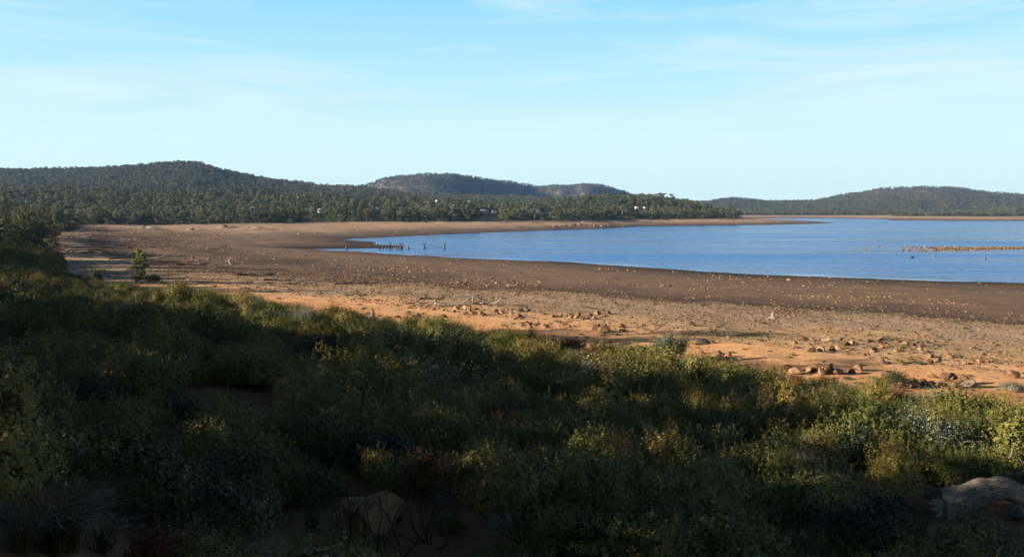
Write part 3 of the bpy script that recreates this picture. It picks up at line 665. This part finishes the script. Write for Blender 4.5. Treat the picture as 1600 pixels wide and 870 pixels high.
for px, py, hp, w, lab in [(590, 572, 78, 1.5, 'big dark bush rising above the heath in the middle of the slope'), (770, 540, 30, 1.0, 'pale leafy bush at the upper edge of the heath'),
                           (20, 470, 60, 1.3, 'broad olive bush high on the shaded bank'), (110, 480, 36, 1.0, 'bright tipped bush on the bank below the shaded gums')]:
    place('large_bush', P2(shrub_mesh(int(px) + 300, a=.62 * w, h=1.1, mat='dark' if hp > 70 else 'heath', nspr=260, per=16)), px, py, scale_for(px, py, hp, 1.2), lab, 'bush')
gsap = round_leaf_mesh(210, a=.8, h=1.4, n=2400, ll=.055, lw=.024, mat='grey')
place('gum_sapling', P2(gsap), 1245, 762, scale_for(1245, 762, 82, 1.6), 'gum sapling with long grey-green and red-tinged leaves beside the pale twiggy bush', 'sapling')
gl = shrub_mesh(211, a=.5, h=1.3, mat='gold', nspr=190, per=20, outw=.25, spr=(.2, .4), ll=.045)
place('golden_bush', P2(gl), 1395, 790, scale_for(1395, 790, 120, 1.4), 'sunlit golden-green upright bush just before the weathered fallen trunk', 'bush')
place('golden_bush', P2(gl), 1475, 715, scale_for(1475, 715, 50, 1.4), 'smaller golden bush behind the weathered fallen trunk', 'bush', rz=2)
place('rusty_bush', P2(shrub_mesh(212, a=.55, h=1.3, mat='rust', nspr=170, outw=.3)), 960, 760, scale_for(960, 760, 100, 1.4), 'tall golden and rust coloured bush among the burnt stems', 'bush')
place('golden_bush', P2(shrub_mesh(213, a=.5, h=1.2, mat='gold', nspr=180, outw=.25)), 1110, 850, scale_for(1110, 850, 110, 1.3), 'tall golden bush with pale stems at the foot of the picture', 'bush')
place('leafy_plant', P2(round_leaf_mesh(214, a=.35, h=.7, n=420, ll=.07, lw=.028)), 693, 798, scale_for(693, 798, 48, .85), 'small plant with silvery leaves catching the sun right of the pointed boulder', 'plant')
place('golden_bush', P2(shrub_mesh(215, a=.6, h=.95, mat='gold', nspr=150)), 505, 680, scale_for(505, 680, 66, 1.0), 'sunlit golden-green bush in the middle of the shaded slope', 'bush')
BL = [(215, 800, 200, 0, 'broad multi-stemmed burnt shrub, blackest and thickest of those by the dry grass'), (275, 670, 110, 1, 'tall bare burnt shrub standing before the orange bare patch'),
      (345, 690, 120, 1, 'burnt shrub with forked stems at the right of the orange bare patch'), (610, 868, 170, 0, 'forked burnt stems crossing the pointed boulder'),
      (545, 860, 150, 1, 'thin burnt stems just left of the pointed boulder'), (680, 850, 110, 2, 'low burnt stems right of the pointed boulder'), (60, 760, 150, 2, 'tangled burnt shrub over the dry grass'),
      (840, 850, 130, 2, 'leaning burnt stems left of the tall rusty bush'), (925, 860, 170, 0, 'tall burnt stems before the rusty bush'), (1000, 868, 130, 1, 'burnt stems between the rusty bush and the tall golden bush'),
      (1160, 868, 110, 2, 'burnt stems behind the tall golden bush'), (780, 700, 60, 1, 'pair of thin burnt stems in mid slope'), (130, 640, 70, 2, 'small burnt shrub on the left bank'), (1330, 868, 70, 2, 'short burnt stems below the fallen trunk')]
for px, py, hp, kd, lab in BL:
    place('burnt_shrub', [('bare_stems', BARE[kd])], px, py, scale_for(px, py, hp * 1.25, (1.5, 1.9, 1.2)[kd]), lab, 'dead shrub')
for px, py, hp, kd, lab in [(735, 625, 36, 1, 'pale leafless twigs standing alone in mid slope'), (50, 560, 42, 0, 'leaning pale twigs on the shaded left bank'), (872, 605, 32, 0, 'bleached white twigs lying in the sunlit heath'),
                            (1310, 775, 90, 0, 'pale bare twiggy bush between the gum sapling and the golden bush'), (1285, 770, 70, 1, 'pale thin twigs right of the gum sapling'), (155, 690, 34, 1, 'sunlit pale twigs in the shade on the left'), (1095, 690, 40, 1, 'pale forked twigs behind the golden bush'), (1400, 700, 30, 0, 'thin pale twigs behind the golden bush by the trunk')]:
    place('dead_twigs', [('twigs', PALE[kd])], px, py, scale_for(px, py, hp, (1.0, 1.3)[kd]), lab, 'dead shrub')
for i in range(26):
    px = rng.uniform(5, 170) if i < 17 else rng.uniform(250, 1500); py = rng.uniform(790, 868)
    low = px < 200
    place('grass_tuft', [('blades', TUFT[i % 2])], px, py, rng.uniform(.45, .7) if low else rng.uniform(.5, .7), 'tuft of dry straw grass near the viewer at the foot of the slope' if low else 'thin grass tuft between the shrubs low on the slope', 'grass tuft', 'dry straw grass tufts' if low else 'thin grass tufts between the shrubs')

# weeds dotted over the stony flat
X, Y = jitter_grid(-60, 60, 50, 150, 1.5)
f = field(X, Y); k = f['inb'] & (f['r'] > .60) & (np.abs(X / Y) < .56) & (rng.random(len(X)) < .10 + .55 * sstep(.1, .4, fbm(X / 7, Y / 7, 2, 95)))
weed = [shrub_mesh(700, a=.5, h=.35, mat='grey', nspr=26, per=12, spr=(.06, .12)), shrub_mesh(701, a=.5, h=.3, mat='gold', nspr=22, per=12, spr=(.06, .12))]
scatter_stuff('beach_weeds', np.stack([X, Y, f['z'] - .04], 1)[k], rng.integers(0, 2, k.sum()), zrot(k.sum()), rng.uniform(.25, .7, k.sum()), [w_[0] for w_ in weed])

# ------------------------------------------------------------------ stones
rocks_m = [Geo().add(*rock(3, 300 + i, sc)).mesh('rock', M['rock']) for i, sc in enumerate([(1, .8, .7), (1, .7, .55), (.9, .9, .8), (1, .6, .9), (1.1, .8, .5), (1, .9, .65)])]
rocks_g = [Geo().add(*rock(3, 330 + i, sc)).mesh('rock', M['rockgrey']) for i, sc in enumerate([(1, .8, .6), (1, .7, .8), (1.1, .9, .5)])]
def big_rock(px, py, wpx, lab, grp=None, dz=0., k=None, grey=False, name='boulder', tilt=None, hs=1.0):
    x, y, z = at(px, py); s = wpx * y / F / 2
    ms = rocks_g if grey else rocks_m; me = ms[rng.integers(len(ms)) if k is None else k]
    return thing(name, [('rock', me)], (x, y, z + dz * s), rng.uniform(0, 6.28), (s, s, s * hs), lab, 'boulder' if name == 'boulder' else 'rock', grp, tilt or (rng.normal() * .2, rng.normal() * .2))
# clusters: centre, spread in pixels, how many, width range, label
CL = [((1470, 598), (45, 9), 15, (16, 34), 'boulder in the ochre pile on the sand nearest the heath', 'ochre boulder pile nearest the heath'),
      ((1275, 581), (58, 4), 12, (14, 28), 'rounded boulder in the row along the upper edge of the heath', 'row of boulders along the heath edge'),
      ((1310, 540), (72, 10), 30, (9, 20), 'angular rock in the arc of broken rocks beyond the orange track', 'arc of broken rocks beyond the track'),
      ((1120, 556), (25, 6), 9, (12, 22), 'reddish rock beside the pale gum sapling', 'rocks beside the pale gum sapling'),
      ((955, 515), (28, 6), 9, (10, 20), 'rock around the large ochre boulder by the dark hollow', 'rocks around the dark hollow'),
      ((905, 495), (45, 5), 24, (7, 15), 'rock in the long dark heap crossing the stony flat', 'long dark heap of rocks'),
      ((740, 488), (95, 8), 40, (7, 15), 'orange rock in the line above the sand strip', 'line of orange rocks above the sand strip'),
      ((850, 507), (40, 5), 16, (7, 14), 'orange rock in the short line left of the dark hollow', 'orange rocks left of the dark hollow'),
      ((925, 541), (50, 6), 12, (9, 17), 'rock lying in shade under the heath edge beside old timber', 'rocks beside the old timber'),
      ((1500, 560), (60, 10), 14, (8, 18), 'low rock scattered on the sand behind the ochre pile', 'scattered rocks behind the ochre pile'),
      ((1400, 540), (40, 12), 9, (8, 15), 'rock on the sand right of the broken arc', 'rocks right of the broken arc')]
for (cx, cy), (sx, sy), n, (w0, w1), lab, grp in CL:
    for i in range(n):
        a = rng.uniform(-1, 1); big_rock(cx + a * sx, cy + rng.uniform(-1, 1) * sy, rng.uniform(w0, w1), lab, grp, dz=.15)
for px, py, w, dz, lab, kw in [(945, 519, 34, .2, 'largest ochre boulder on the flat, beside the dark hollow', {}), (1583, 590, 30, .2, 'rounded red-brown boulder at the right end of the sand', dict(grey=False)),
        (1512, 605, 30, .25, 'big dark topped boulder at the right end of the ochre pile', dict(grey=True)), (1340, 578, 26, .2, 'long boulder ending the row at the heath edge', {}),
        (1293, 583, 34, .25, 'largest round boulder in the row at the heath edge', {}), (205, 540, 30, .2, 'grey-brown boulder half hidden on the shaded left slope', dict(grey=True)),
        (256, 557, 12, .5, 'small upright pale stone catching light left of its twin', {}), (281, 561, 14, .5, 'small pale stone catching light beside another in the heath', {}),
        (358, 560, 24, .2, 'flat pale rock in the heath lit at its edge', {}), (683, 737, 34, .5, 'upright squarish reddish rock above the silvery plant', dict(hs=1.3)), (1385, 832, 26, .3, 'small pale rock below the fallen trunk', dict(grey=True)),
        (360, 860, 30, .2, 'round pale stone at the foot of the picture', {}), (85, 720, 50, .2, 'dark boulder under the burnt shrub on the left', dict(grey=True)), (55, 470, 40, .2, 'bluish grey rock in the shade high on the left bank', dict(grey=True)),
        (1000, 585, 26, .1, 'flat grey slab lying in the sunlit heath', dict(grey=True, hs=.5)), (1103, 537, 34, 0, 'flat blue-grey slab lying in the tree shadow on the sand', dict(grey=True, hs=.25)), (860, 625, 90, 0, 'broad flat rock sheet in the shaded heath', dict(grey=True, hs=.3))]:
    big_rock(px, py, w, lab, None, dz, **kw)
# the pointed boulder
v, f_ = rock(4, 77, (1, .75, .75), 6, .22)
pk = np.array([.35, -.1, .62]); d_ = np.linalg.norm(v[:, :2] - pk[:2], axis=1); v[:, 2] += np.where(v[:, 2] > 0, np.clip(.75 - d_, 0, 1) * .75, 0)
x, y, z = at(565, 865); s = 160 * y / F / 2
thing('boulder', [('rock', Geo().add(v, f_).mesh('pointed_boulder', M['rock']))], (x, y + .8, z + .12), .1, (s, s, s * .95), 'large pointed grey-brown boulder with a sunlit tip low on the slope', 'boulder')
# smaller stones: one object that nobody could count
sp = [Geo().add(*rock(2, 400 + i, sc)).mesh('st', M[mt]) for i, (sc, mt) in enumerate([((1, .8, .5), 'stone'), ((1, .7, .4), 'stone'), ((.9, .8, .6), 'stone'), ((1, .8, .5), 'rubble'), ((1, .7, .6), 'rubble'), ((.9, .9, .5), 'rubble')])]
def stones(name, x0, x1, y0, y1, n, dens, smin, smax, choose):
    X = rng.uniform(x0, x1, n); Y = rng.uniform(y0, y1, n); k = (np.abs(X / Y) < .56); X, Y = X[k], Y[k]
    f = field(X, Y); r = f['r']; k = f['inb'] & (~f['inw']) & (rng.random(len(X)) < dens(r, X, Y)); X, Y, Z, r = X[k], Y[k], f['z'][k], r[k]; m = len(X)
    s = smin * (smax / smin) ** (rng.random(m) ** 2.2)
    print(name, m)
    return scatter_stuff(name, np.stack([X, Y, Z - s * .12], 1), choose(r, m), zrot(m, tilt=.3), s, sp)
def dens1(r, X, Y):
    c = .35 + .65 * sstep(-.1, .4, fbm(X / 8, Y / 8, 3, 51))
    return np.where(r > .9, .05, np.where(r > .64, 1.0 * (.35 + .65 * c), np.where(r > .56, .12, np.where(r > .10, .45 * c ** 2 * sstep(.35, .7, vnoise(r * 38, X / 30, 55)), .03))))
stones('rubble', -90, 60, 50, 190, 210000, dens1, .05, .30, lambda r, m: np.where(r > .62, 3 + rng.integers(0, 3, m), rng.integers(0, 3, m)))
def dens2(r, X, Y):
    c = sstep(-.15, .35, fbm(X / 22, Y / 22, 3, 52)); st = sstep(.45, .75, vnoise(r * 42, X / 60, 54)); return np.where(r > .45, .75 * c + .12, np.where(r > .06, .30 * c * st + .02, .01))
stones('beach_stones', -250, 130, 150, 520, 150000, dens2, .10, .62, lambda r, m: rng.integers(0, 6, m))
def dens3(r, X, Y): return np.where(r > .12, .6 * sstep(-.2, .3, fbm(X / 40, Y / 40, 3, 53)) + .1, .05)
stones('far_shore_stones', -330, 1100, 500, 1900, 30000, dens3, .25, 1.3, lambda r, m: rng.integers(0, 3, m))

# mounds and heaps on the far flat
def mound(px, py, wpx, hpx, lab, grey=True):
    x, y, z = at(px, py); s = wpx * y / F / 2; h = hpx * y / F * .55; s *= 1.35
    g = Geo(); r = np.random.default_rng(int(px)); 
    n = 26; a = np.linspace(0, 2 * np.pi, n, endpoint=False); rr = np.linspace(0, 1, 9)
    P = []
    for q in rr:
        for t in a: 
            w = q * s * (1 + .25 * math.sin(3 * t + px)); P.append((w * math.cos(t), w * .7 * math.sin(t), h * (math.cos(q * math.pi) * .5 + .5) * (1 + .25 * math.sin(2 * t + px)) - .25 * q))
    P = np.array(P); P[:, 2] += fbm(P[:, 0] / 3, P[:, 1] / 3, 3, 5) * .5
    i = np.arange(8)[:, None] * n; j = np.arange(n)[None]; f = np.stack([i + j, i + (j + 1) % n, i + n + (j + 1) % n, i + n + j], -1).reshape(-1, 4)[:, ::-1]
    g.add(P, f); return thing('stony_mound', [('m', g.mesh('mound', M['mound'] if grey else M['moundtan']))], (x, y, z), 0, 1, lab, 'mound')
mound(228, 357, 40, 6, 'low pale grey mound on the bare flat, the one furthest from the lake'); mound(302, 360, 34, 5, 'dark capped stony mound between two paler ones'); mound(352, 356, 34, 7, 'rounded pale mound at the edge of the far wood'); mound(392, 358, 50, 6, 'long pale bank just right of the rounded mound', False)
for i in range(34):
    px = 905 + rng.normal() * 26; big_rock(px, 353.5 - max(0, 2 - abs(px - 905) / 16) * rng.uniform(0, 2) + rng.uniform(-1, 2), rng.uniform(3, 7), 'rock in the purplish grey heap on the far shore', 'purplish grey rock heap on the far shore', .3, grey=True, name='rock')

# ------------------------------------------------------------------ islet of stones and lone rocks in the lake
n = 56
for i in range(n):
    t = rng.random(); px = 1418 + t * 200; top = 384.5 + 1.2 * abs(rng.normal()) ; bot = 393 if px < 1470 else 391.5 - (px - 1470) / 60
    x, y = onz(px, rng.uniform(386.5, max(387.5, bot)), 0); s = rng.uniform(.35, .85)
    thing('rock', [('rock', rocks_m[rng.integers(6)])], (x, y, .12), rng.uniform(0, 6.28), (s * 1.2, s, s * .8), 'ochre rock on the long stony islet in the lake', 'rock', 'ochre rocks of the long stony islet')
g = Geo(); us_ = np.linspace(1448, 1690, 40); V = []
for k_, p in enumerate(us_):
    w0 = 386.6 + .5 * fbm(p / 14, 1.5, 3, 91); w1 = max(w0 + .6, 391.9 - max(0, p - 1470) / 46 + 1.3 * fbm(p / 11, 4.5, 3, 92)); w1 = w0 + (w1 - w0) * min(1, .25 + k_ / 5)
    (ax, ay), (bx, by) = onz(p, w0, 0), onz(p, w1, 0)
    for t, zz in ((0, -.3), (.25, .10), (.5, .20), (.75, .10), (1, -.3)): V.append((ax + (bx - ax) * t, ay + (by - ay) * t, zz))
g.add(V, [[i * 5 + j, i * 5 + j + 1, i * 5 + j + 6, i * 5 + j + 5] for i in range(39) for j in range(4)]); tag(link('islet', g.mesh('islet', M['rubble'], True)), kind='structure')
X = []
while len(X) < 2600:
    px = rng.uniform(1408, 1660); hi = 392.4 - max(0, px - 1470) / 44 + 1.4 * fbm(px / 11, 4.5, 3, 92); py = rng.uniform(385.8, max(387, hi))
    if px < 1462 and (387.4 < py < 389.6 or rng.random() < .45): continue
    x, y = onz(px, py, 0); X.append((x, y, rng.uniform(-.12, .12)))
scatter_stuff('islet_stones', np.array(X), rng.integers(0, 6, len(X)), zrot(len(X), tilt=.3), .16 * 3.6 ** rng.random(len(X)) , sp)
for px, py, s, lab in [(1351, 390.5, .8, 'small pale rock alone in the lake, furthest from the islet'), (1374, 385.5, .7, 'low rock beside another in open water off the islet'), (1379, 387, .7, 'brown rock just in front of another off the islet'),
                       (1399, 389.5, .6, 'low rock near the tip of the stony islet'), (1424, 402.5, .9, 'pale rock in the water nearest the muddy shore'), (1459, 401.2, .8, 'flat rock awash in front of the islet'),
                       (1512, 403.5, .6, 'dark rock awash in front of the middle of the islet'), (1538, 404.3, .8, 'reddish rock awash right of the dark one'), (1364, 385.2, .5, 'tiny flat rock left of two low rocks in the lake')]:
    x, y = onz(px, py, 0); thing('lake_rock', [('rock', rocks_m[rng.integers(6)])], (x, y, .05), rng.uniform(0, 6), (s * 1.5, s, s * .7), lab, 'rock')

# ------------------------------------------------------------------ dead wood
def stump_mesh(seed, h=2.2, forks=2, r0=.22, mat='driftdark', roots=5, lean=.15):
    r = np.random.default_rng(seed); g = Geo()
    top = np.array([r.normal() * lean, r.normal() * lean, h * .5]); tube(g, wob((0, 0, -.6), top, 6, .03, r), np.linspace(r0 * 1.2, r0 * .8, 6) * (1 + r.normal(size=6) * .06), 9)
    for i in range(forks):
        a = r.uniform(0, 6.28) if forks > 2 else i * math.pi + r.normal() * .3; e = top + np.array([math.cos(a) * h * .22, math.sin(a) * h * .1, h * .5 * r.uniform(.7, 1)])
        tube(g, wob(top - [0, 0, .1], e, 5, .03, r), np.linspace(r0 * .6, r0 * .2, 5), 6)
    for i in range(roots):
        a = r.uniform(0, 6.28); tube(g, wob((0, 0, .15), (math.cos(a) * r0 * 3.5, math.sin(a) * r0 * 3.5, -.1), 4, .02, r), np.linspace(r0 * .5, r0 * .2, 4), 5)
    return g.mesh('stump', M[mat])
def log_mesh(seed, L=5, r0=.22, mat='drift', br=4, root=True):
    br = br + 3
    r = np.random.default_rng(seed); g = Geo()
    pts = wob((-L / 2, 0, r0), (L / 2, r.normal() * .2, r0 * .8), 9, L * .035, r); pts[:, 2] = np.abs(pts[:, 2]); tube(g, pts, np.linspace(r0, r0 * .4, 9) * (1 + r.normal(size=9) * .07), 9)
    for i in range(br):
        q = pts[r.integers(3, 9)]; branchy(g, q, (r.uniform(.1, 1), r.normal() * .8, r.uniform(.1, .9)), L * r.uniform(.12, .25), r0 * .35, 1, r, .5, .1, 5, 2)
    if root:
        for i in range(7):
            d = norm(np.array([-.5 + r.normal() * .2, r.normal(), r.normal()])); e = pts[0] + d * r.uniform(.4, .9) * (r0 * 3.2); e[2] = max(e[2], -.1)
            tube(g, wob(pts[0], e, 4, .03, r), np.linspace(r0 * .55, r0 * .15, 4), 5)
    return g.mesh('log', M[mat])
def wood(name, me, px, py, sc, lab, rz=0, onwater=False, grp=None, cat=None):
    if onwater: x, y = onz(px, py, 0); z = 0
    else: x, y, z = at(px, py)
    return thing(name, [('w', me)], (x, y, z), rz, sc, lab, cat or name.split('_')[-1], grp)
SM = [stump_mesh(501), stump_mesh(502, forks=3), stump_mesh(503, forks=1, lean=.3), stump_mesh(504, h=2.6, forks=2, r0=.17)]
for i, (px, py, k_, s, lab) in enumerate([(594, 389, 0, 1., 'drowned stump at the left end of the close-set row in the lake'), (598.5, 389.3, 2, .95, 'leaning drowned stump second in the close-set row'), (604, 389, 2, .6, 'short drowned stump between taller ones'),
        (609.5, 389, 1, 1.05, 'branching drowned stump in the middle of the row'), (613, 389.3, 3, .7, 'thin drowned stump behind the branching one'), (618.5, 389, 1, .8, 'squat drowned stump with spread limbs'), (623, 389.3, 0, .75, 'crooked drowned stump right of the squat one'),
        (626.5, 389, 3, 1.05, 'tall upright drowned stump near the right end of the row'), (629, 389.2, 0, .8, 'thick drowned stump touching the tall upright one'), (637.5, 389, 2, .8, 'thin lone post of a stump at the right end of the row'),
        (664, 388.8, 0, 1.0, 'forked drowned stump with a trailing branch, alone in the water'), (694.5, 389.2, 1, 1.05, 'branching drowned stump furthest out from the spit'), (541, 389.5, 1, 1.0, 'dead stump at the tip of the muddy spit'),
        (521, 386, 1, .8, 'dead stump at the root of the muddy spit'), (572, 385.5, 3, .8, 'thin forked snag on the spit')]):
    wood('drowned_stump', SM[k_], px, py, (s * 1.5, s * 1.5, s * 1.1), lab, rng.uniform(-.5, .5), True)
wood('floating_branch', log_mesh(520, 5.5, .09, 'driftdark', 3, False), 674, 387.5, 1, 'thin branch lying in the water beside the forked stump', .1, True)
wood('fallen_branch', log_mesh(521, 5, .14, 'driftdark', 3, True), 530, 386, 1, 'branch lying along the muddy spit', .05, True); wood('fallen_branch', log_mesh(522, 4, .12, 'driftdark', 2, False), 583, 387, 1, 'low dark branch at the waterline left of the row of stumps', .1, True)
LG = [log_mesh(530, 5, .24, 'drift', 4), log_mesh(531, 4, .2, 'driftdark', 6), log_mesh(532, 3.2, .26, 'driftdark', 3), log_mesh(533, 6, .2, 'drift', 3, False), log_mesh(534, 4.5, .16, 'driftdark', 8)]
def lg(k_, px, py, wpx, lab, rz=None):
    L_ = (5, 4, 3.2, 6, 4.5)[k_]; x, y, z = at(px, py); s = wpx * y / F / L_ * 1.3
    thing('driftwood_log', [('w', LG[k_])], (x, y, z), rng.uniform(-.4, .4) if rz is None else rz, (s, s, s * .62), lab, 'driftwood')
for a in [(0, 728, 476, 70, 'long bleached log lying above the orange rocks'), (3, 708, 479, 40, 'shorter bleached log end to end with the long one'), (2, 675, 468, 26, 'dark knotted root stump just left of the bleached logs'), (1, 652, 475, 26, 'dark low log left of the knotted root'),
          (4, 557, 444, 50, 'dark branching dead limb on the open flat'), (0, 494, 459, 44, 'bleached trunk on the flat below the branching limb'), (1, 556, 462, 24, 'small dark log right of the bleached trunk'), (1, 470, 445, 40, 'dark driftwood on the reddish flat'),
          (2, 436, 439, 30, 'dark driftwood stub left of another on the reddish flat'), (2, 400, 431, 40, 'black heap of driftwood with pale tips'), (4, 418, 423, 36, 'tangled pale branches behind the black heap'), (1, 505, 440, 20, 'thin dark limb left of the branching one'),
          (3, 250, 404, 36, 'bleached forked branch on the stony flat behind the young tree'), (4, 268, 412, 36, 'tangled dead branches right of the bleached fork'), (2, 300, 414, 34, 'dark driftwood knot on the stony flat'), (3, 338, 420, 34, 'pale straight log lower on the stony flat'),
          (1, 200, 405, 40, 'dead limb among rocks at the end of the long shadow'), (0, 178, 398, 30, 'pale limb in the shadow of the bank'), (2, 150, 396, 26, 'bleached knot beside the shaded bank'), (4, 225, 418, 30, 'dead branches just behind the young tree'),
          (3, 392, 372, 24, 'pale log far out on the brown flat'), (1, 345, 390, 30, 'dark log on the brown flat'), (0, 225, 380, 14, 'small white log far out on the flat'), (1, 145, 371, 16, 'pale stump-like log at the tip of the tree shadow'),
          (4, 878, 515, 26, 'dead branch by the orange rocks'), (4, 1015, 522, 30, 'dead branch right of the dark hollow'), (0, 1048, 478, 22, 'small pale log at the edge of the dark mud'), (2, 1105, 510, 36, 'dark low log lying on the rubble'), (1, 1430, 568, 26, 'twisted dead limb on the sand behind the ochre pile')]:
    lg(*a)
PS = [stump_mesh(540, 1.0, 3, .22, 'drift', 8, .1), stump_mesh(541, .9, 2, .2, 'drift', 9, .3)]
for px, py, hp, k_, lab in [(1207, 497, 12, 0, 'pale splintered stump at the near edge of the dark mud'), (1388, 568, 16, 1, 'pale splintered stump at the end of the tree shadow on the sand'), (582, 497, 16, 0, 'grey stump at the very edge of the heath'), (365, 412, 10, 1, 'small grey stump out on the flat')]:
    wood('splintered_stump', PS[k_], px, py, scale_for(px, py, hp, .95), lab, cat='stump')
for px, py, rz, lab in [(972, 543, .5, 'grey timber beam leaning at the heath edge'), (1022, 551, 1.1, 'grey timber beam beside the pale gum sapling'), (958, 545, 2.4, 'grey timber beam lying across the leaning one')]:
    g = Geo(); box(g, (0, 0, .3), (1.7, .22, .08)); wood('timber_beam', g.mesh('beam', M['drift']), px, py, 1, lab, rz, cat='timber')
# weathered fallen trunk at lower right
g = Geo(); r = np.random.default_rng(9)
pts = wob((-.75, 0, .15), (1.7, .35, .35), 12, .03, r); pts[:, 2] += np.sin(np.linspace(0, math.pi, 12)) * .12
n = 20; rad_ = np.linspace(.34, .2, 12) * (1 + r.normal(size=12) * .07)
tube(g, pts, rad_, n)
for i in range(90):
    t0 = r.integers(0, 7); th = r.uniform(-.8, 3.9); o = np.array([0, math.cos(th), math.sin(th)])
    seg = pts[t0:t0 + 5] + o * rad_[t0:t0 + 5][:, None] * .97; tube(g, seg + r.normal(size=(5, 3)) * .006, np.array([.004, .016, .022, .016, .004]) * r.uniform(.5, 1.6), 5)
for i in range(11):
    th = r.uniform(0, 6.28); e = pts[0] + np.array([-.15 - r.random() * .35, math.cos(th) * .45, math.sin(th) * .42]); tube(g, wob(pts[0] + np.array([0, math.cos(th), math.sin(th)]) * .15, e, 5, .03, r), np.linspace(.14, .03, 5), 7)
x, y, z = at(1512, 812); thing('fallen_log', [('w', g.mesh('trunk', M['lichen']))], (x, y, z + .12), -.2, (95 * y / F / 1.7, 80 * y / F, 80 * y / F), 'silvery weathered fallen trunk with splintered grain low on the slope', 'fallen trunk')
for px_, py_, w_, lb_ in ((1585, 812, 44, 'broken pale chunk of weathered wood beneath the end of the fallen log'), (1500, 832, 30, 'small pale weathered chunk in front of the fallen log'), (1470, 790, 24, 'pale splintered knot at the left end of the fallen log')):
    x, y, z = at(px_, py_); s_ = w_ * y / F / 2; thing('wood_chunk', [('rock', Geo().add(*rock(3, int(px_), (1, .7, .8), 8, .3)).mesh('chunk', M['lichen']))], (x, y, z + s_ * .4), rng.uniform(0, 6), s_, lb_, 'wood')
x, y, z = at(1590, 770); thing('fallen_log', [('w', LG[3])], (x, y, z + .25), -.35, .55, 'second grey trunk lying behind the big weathered one', 'fallen trunk')

# ------------------------------------------------------------------ air
g = Geo(); box(g, (0, 0, 97), (13600, 13600, 206)); hz = g.mesh('haze', bpy.data.materials.new('haze'))
m = hz.materials[0]; m.use_nodes = True; nt = m.node_tree; nt.nodes.remove(nt.nodes['Principled BSDF'])
pv = nt.nodes.new('ShaderNodeVolumePrincipled'); pv.inputs['Color'].default_value = (.26, .52, 1, 1); pv.inputs['Density'].default_value = 4.2e-5; pv.inputs['Anisotropy'].default_value = .1
nt.links.new(pv.outputs[0], nt.nodes['Material Output'].inputs['Volume'])
haze = link('haze', hz); tag(haze, kind='stuff')

# ------------------------------------------------------------------ sky, sun, camera
w = bpy.data.worlds.new('World'); scene.world = w; w.use_nodes = True; nt = w.node_tree; N = nt.nodes.new; L = nt.links.new
bg = nt.nodes['Background']; bg.inputs['Strength'].default_value = .1
sky = N('ShaderNodeTexSky'); sky.sky_type = 'NISHITA'; sky.sun_disc = False; sky.sun_elevation = SUN_EL; sky.altitude = 900
sunpos = Vector((-math.cos(SUN_AZ) * math.cos(SUN_EL), -math.sin(SUN_AZ) * math.cos(SUN_EL), math.sin(SUN_EL)))
sky.sun_rotation = math.atan2(sunpos.x, sunpos.y)
tc = N('ShaderNodeTexCoord'); sx = N('ShaderNodeSeparateXYZ'); L(tc.outputs['Generated'], sx.inputs[0])
grad = ramp(N, [(0, (2.25, 2.85, 2.85)), (.07, (2.0, 2.85, 2.9)), (.2, (.98, 2.2, 2.95)), (.3, (.30, 1.05, 2.3)), (.42, (.06, .22, .62)), (.65, (.025, .07, .22)), (1, (.015, .04, .13))]); L(sx.outputs['Z'], grad.inputs[0])
tint = mixc(N, L, .96, sky.outputs[0], grad.outputs[0])
ci = noise(N, L, tc.outputs['Generated'], 2.2, 7, .62, .5, (1, 1.2, 11)); ci2 = noise(N, L, tc.outputs['Generated'], 1.4, 3, .5, .2, (1, 1, 4))
cf = math_(N, L, 'MULTIPLY', math_(N, L, 'MULTIPLY_ADD', ci, 5, -2.1, True), math_(N, L, 'MULTIPLY_ADD', ci2, 4, -1.3, True))
cz = ramp(N, [(.03, (0,) * 3), (.12, (.6,) * 3), (.35, (.45,) * 3), (.6, (.1,) * 3)]); L(sx.outputs['Z'], cz.inputs[0])
L(mixc(N, L, math_(N, L, 'MULTIPLY', cf, cz.outputs[0]), tint, (2.5, 2.95, 3.05)), bg.inputs['Color'])
sl = bpy.data.lights.new('sun', 'SUN'); sl.energy = 5; sl.angle = R_(.5); sl.color = (1, .83, .63)
so = bpy.data.objects.new('sun', sl); COL.objects.link(so); so.rotation_euler = sunpos.to_track_quat('Z', 'Y').to_euler(); so.location = (-50, 0, 60)
cam = bpy.data.cameras.new('camera'); cam.sensor_width = 36; cam.lens = 36 * F / 1600; cam.clip_end = 20000; cam.clip_start = .1
co = bpy.data.objects.new('camera', cam); COL.objects.link(co); co.location = (0, 0, CAMZ); co.rotation_euler = (math.pi / 2 - TH, 0, 0); scene.camera = co
scene.view_settings.view_transform = 'Standard'; scene.view_settings.look = 'None'; scene.view_settings.exposure = 1.75; scene.view_settings.gamma = 1
scene.render.engine = 'CYCLES'; cy = scene.cycles; cy.use_denoising = True; cy.max_bounces = 6; cy.diffuse_bounces = 1; cy.glossy_bounces = 2; cy.transmission_bounces = 2; cy.volume_bounces = 0; cy.caustics_reflective = False; cy.caustics_refractive = False

import re as _re
for o in scene.objects:
    lb = o.get('label')
    if lb and o.parent is None and not 4 <= len(_re.findall(r"[A-Za-z0-9']+", lb)) <= 16: print('LABEL', o.name, lb)
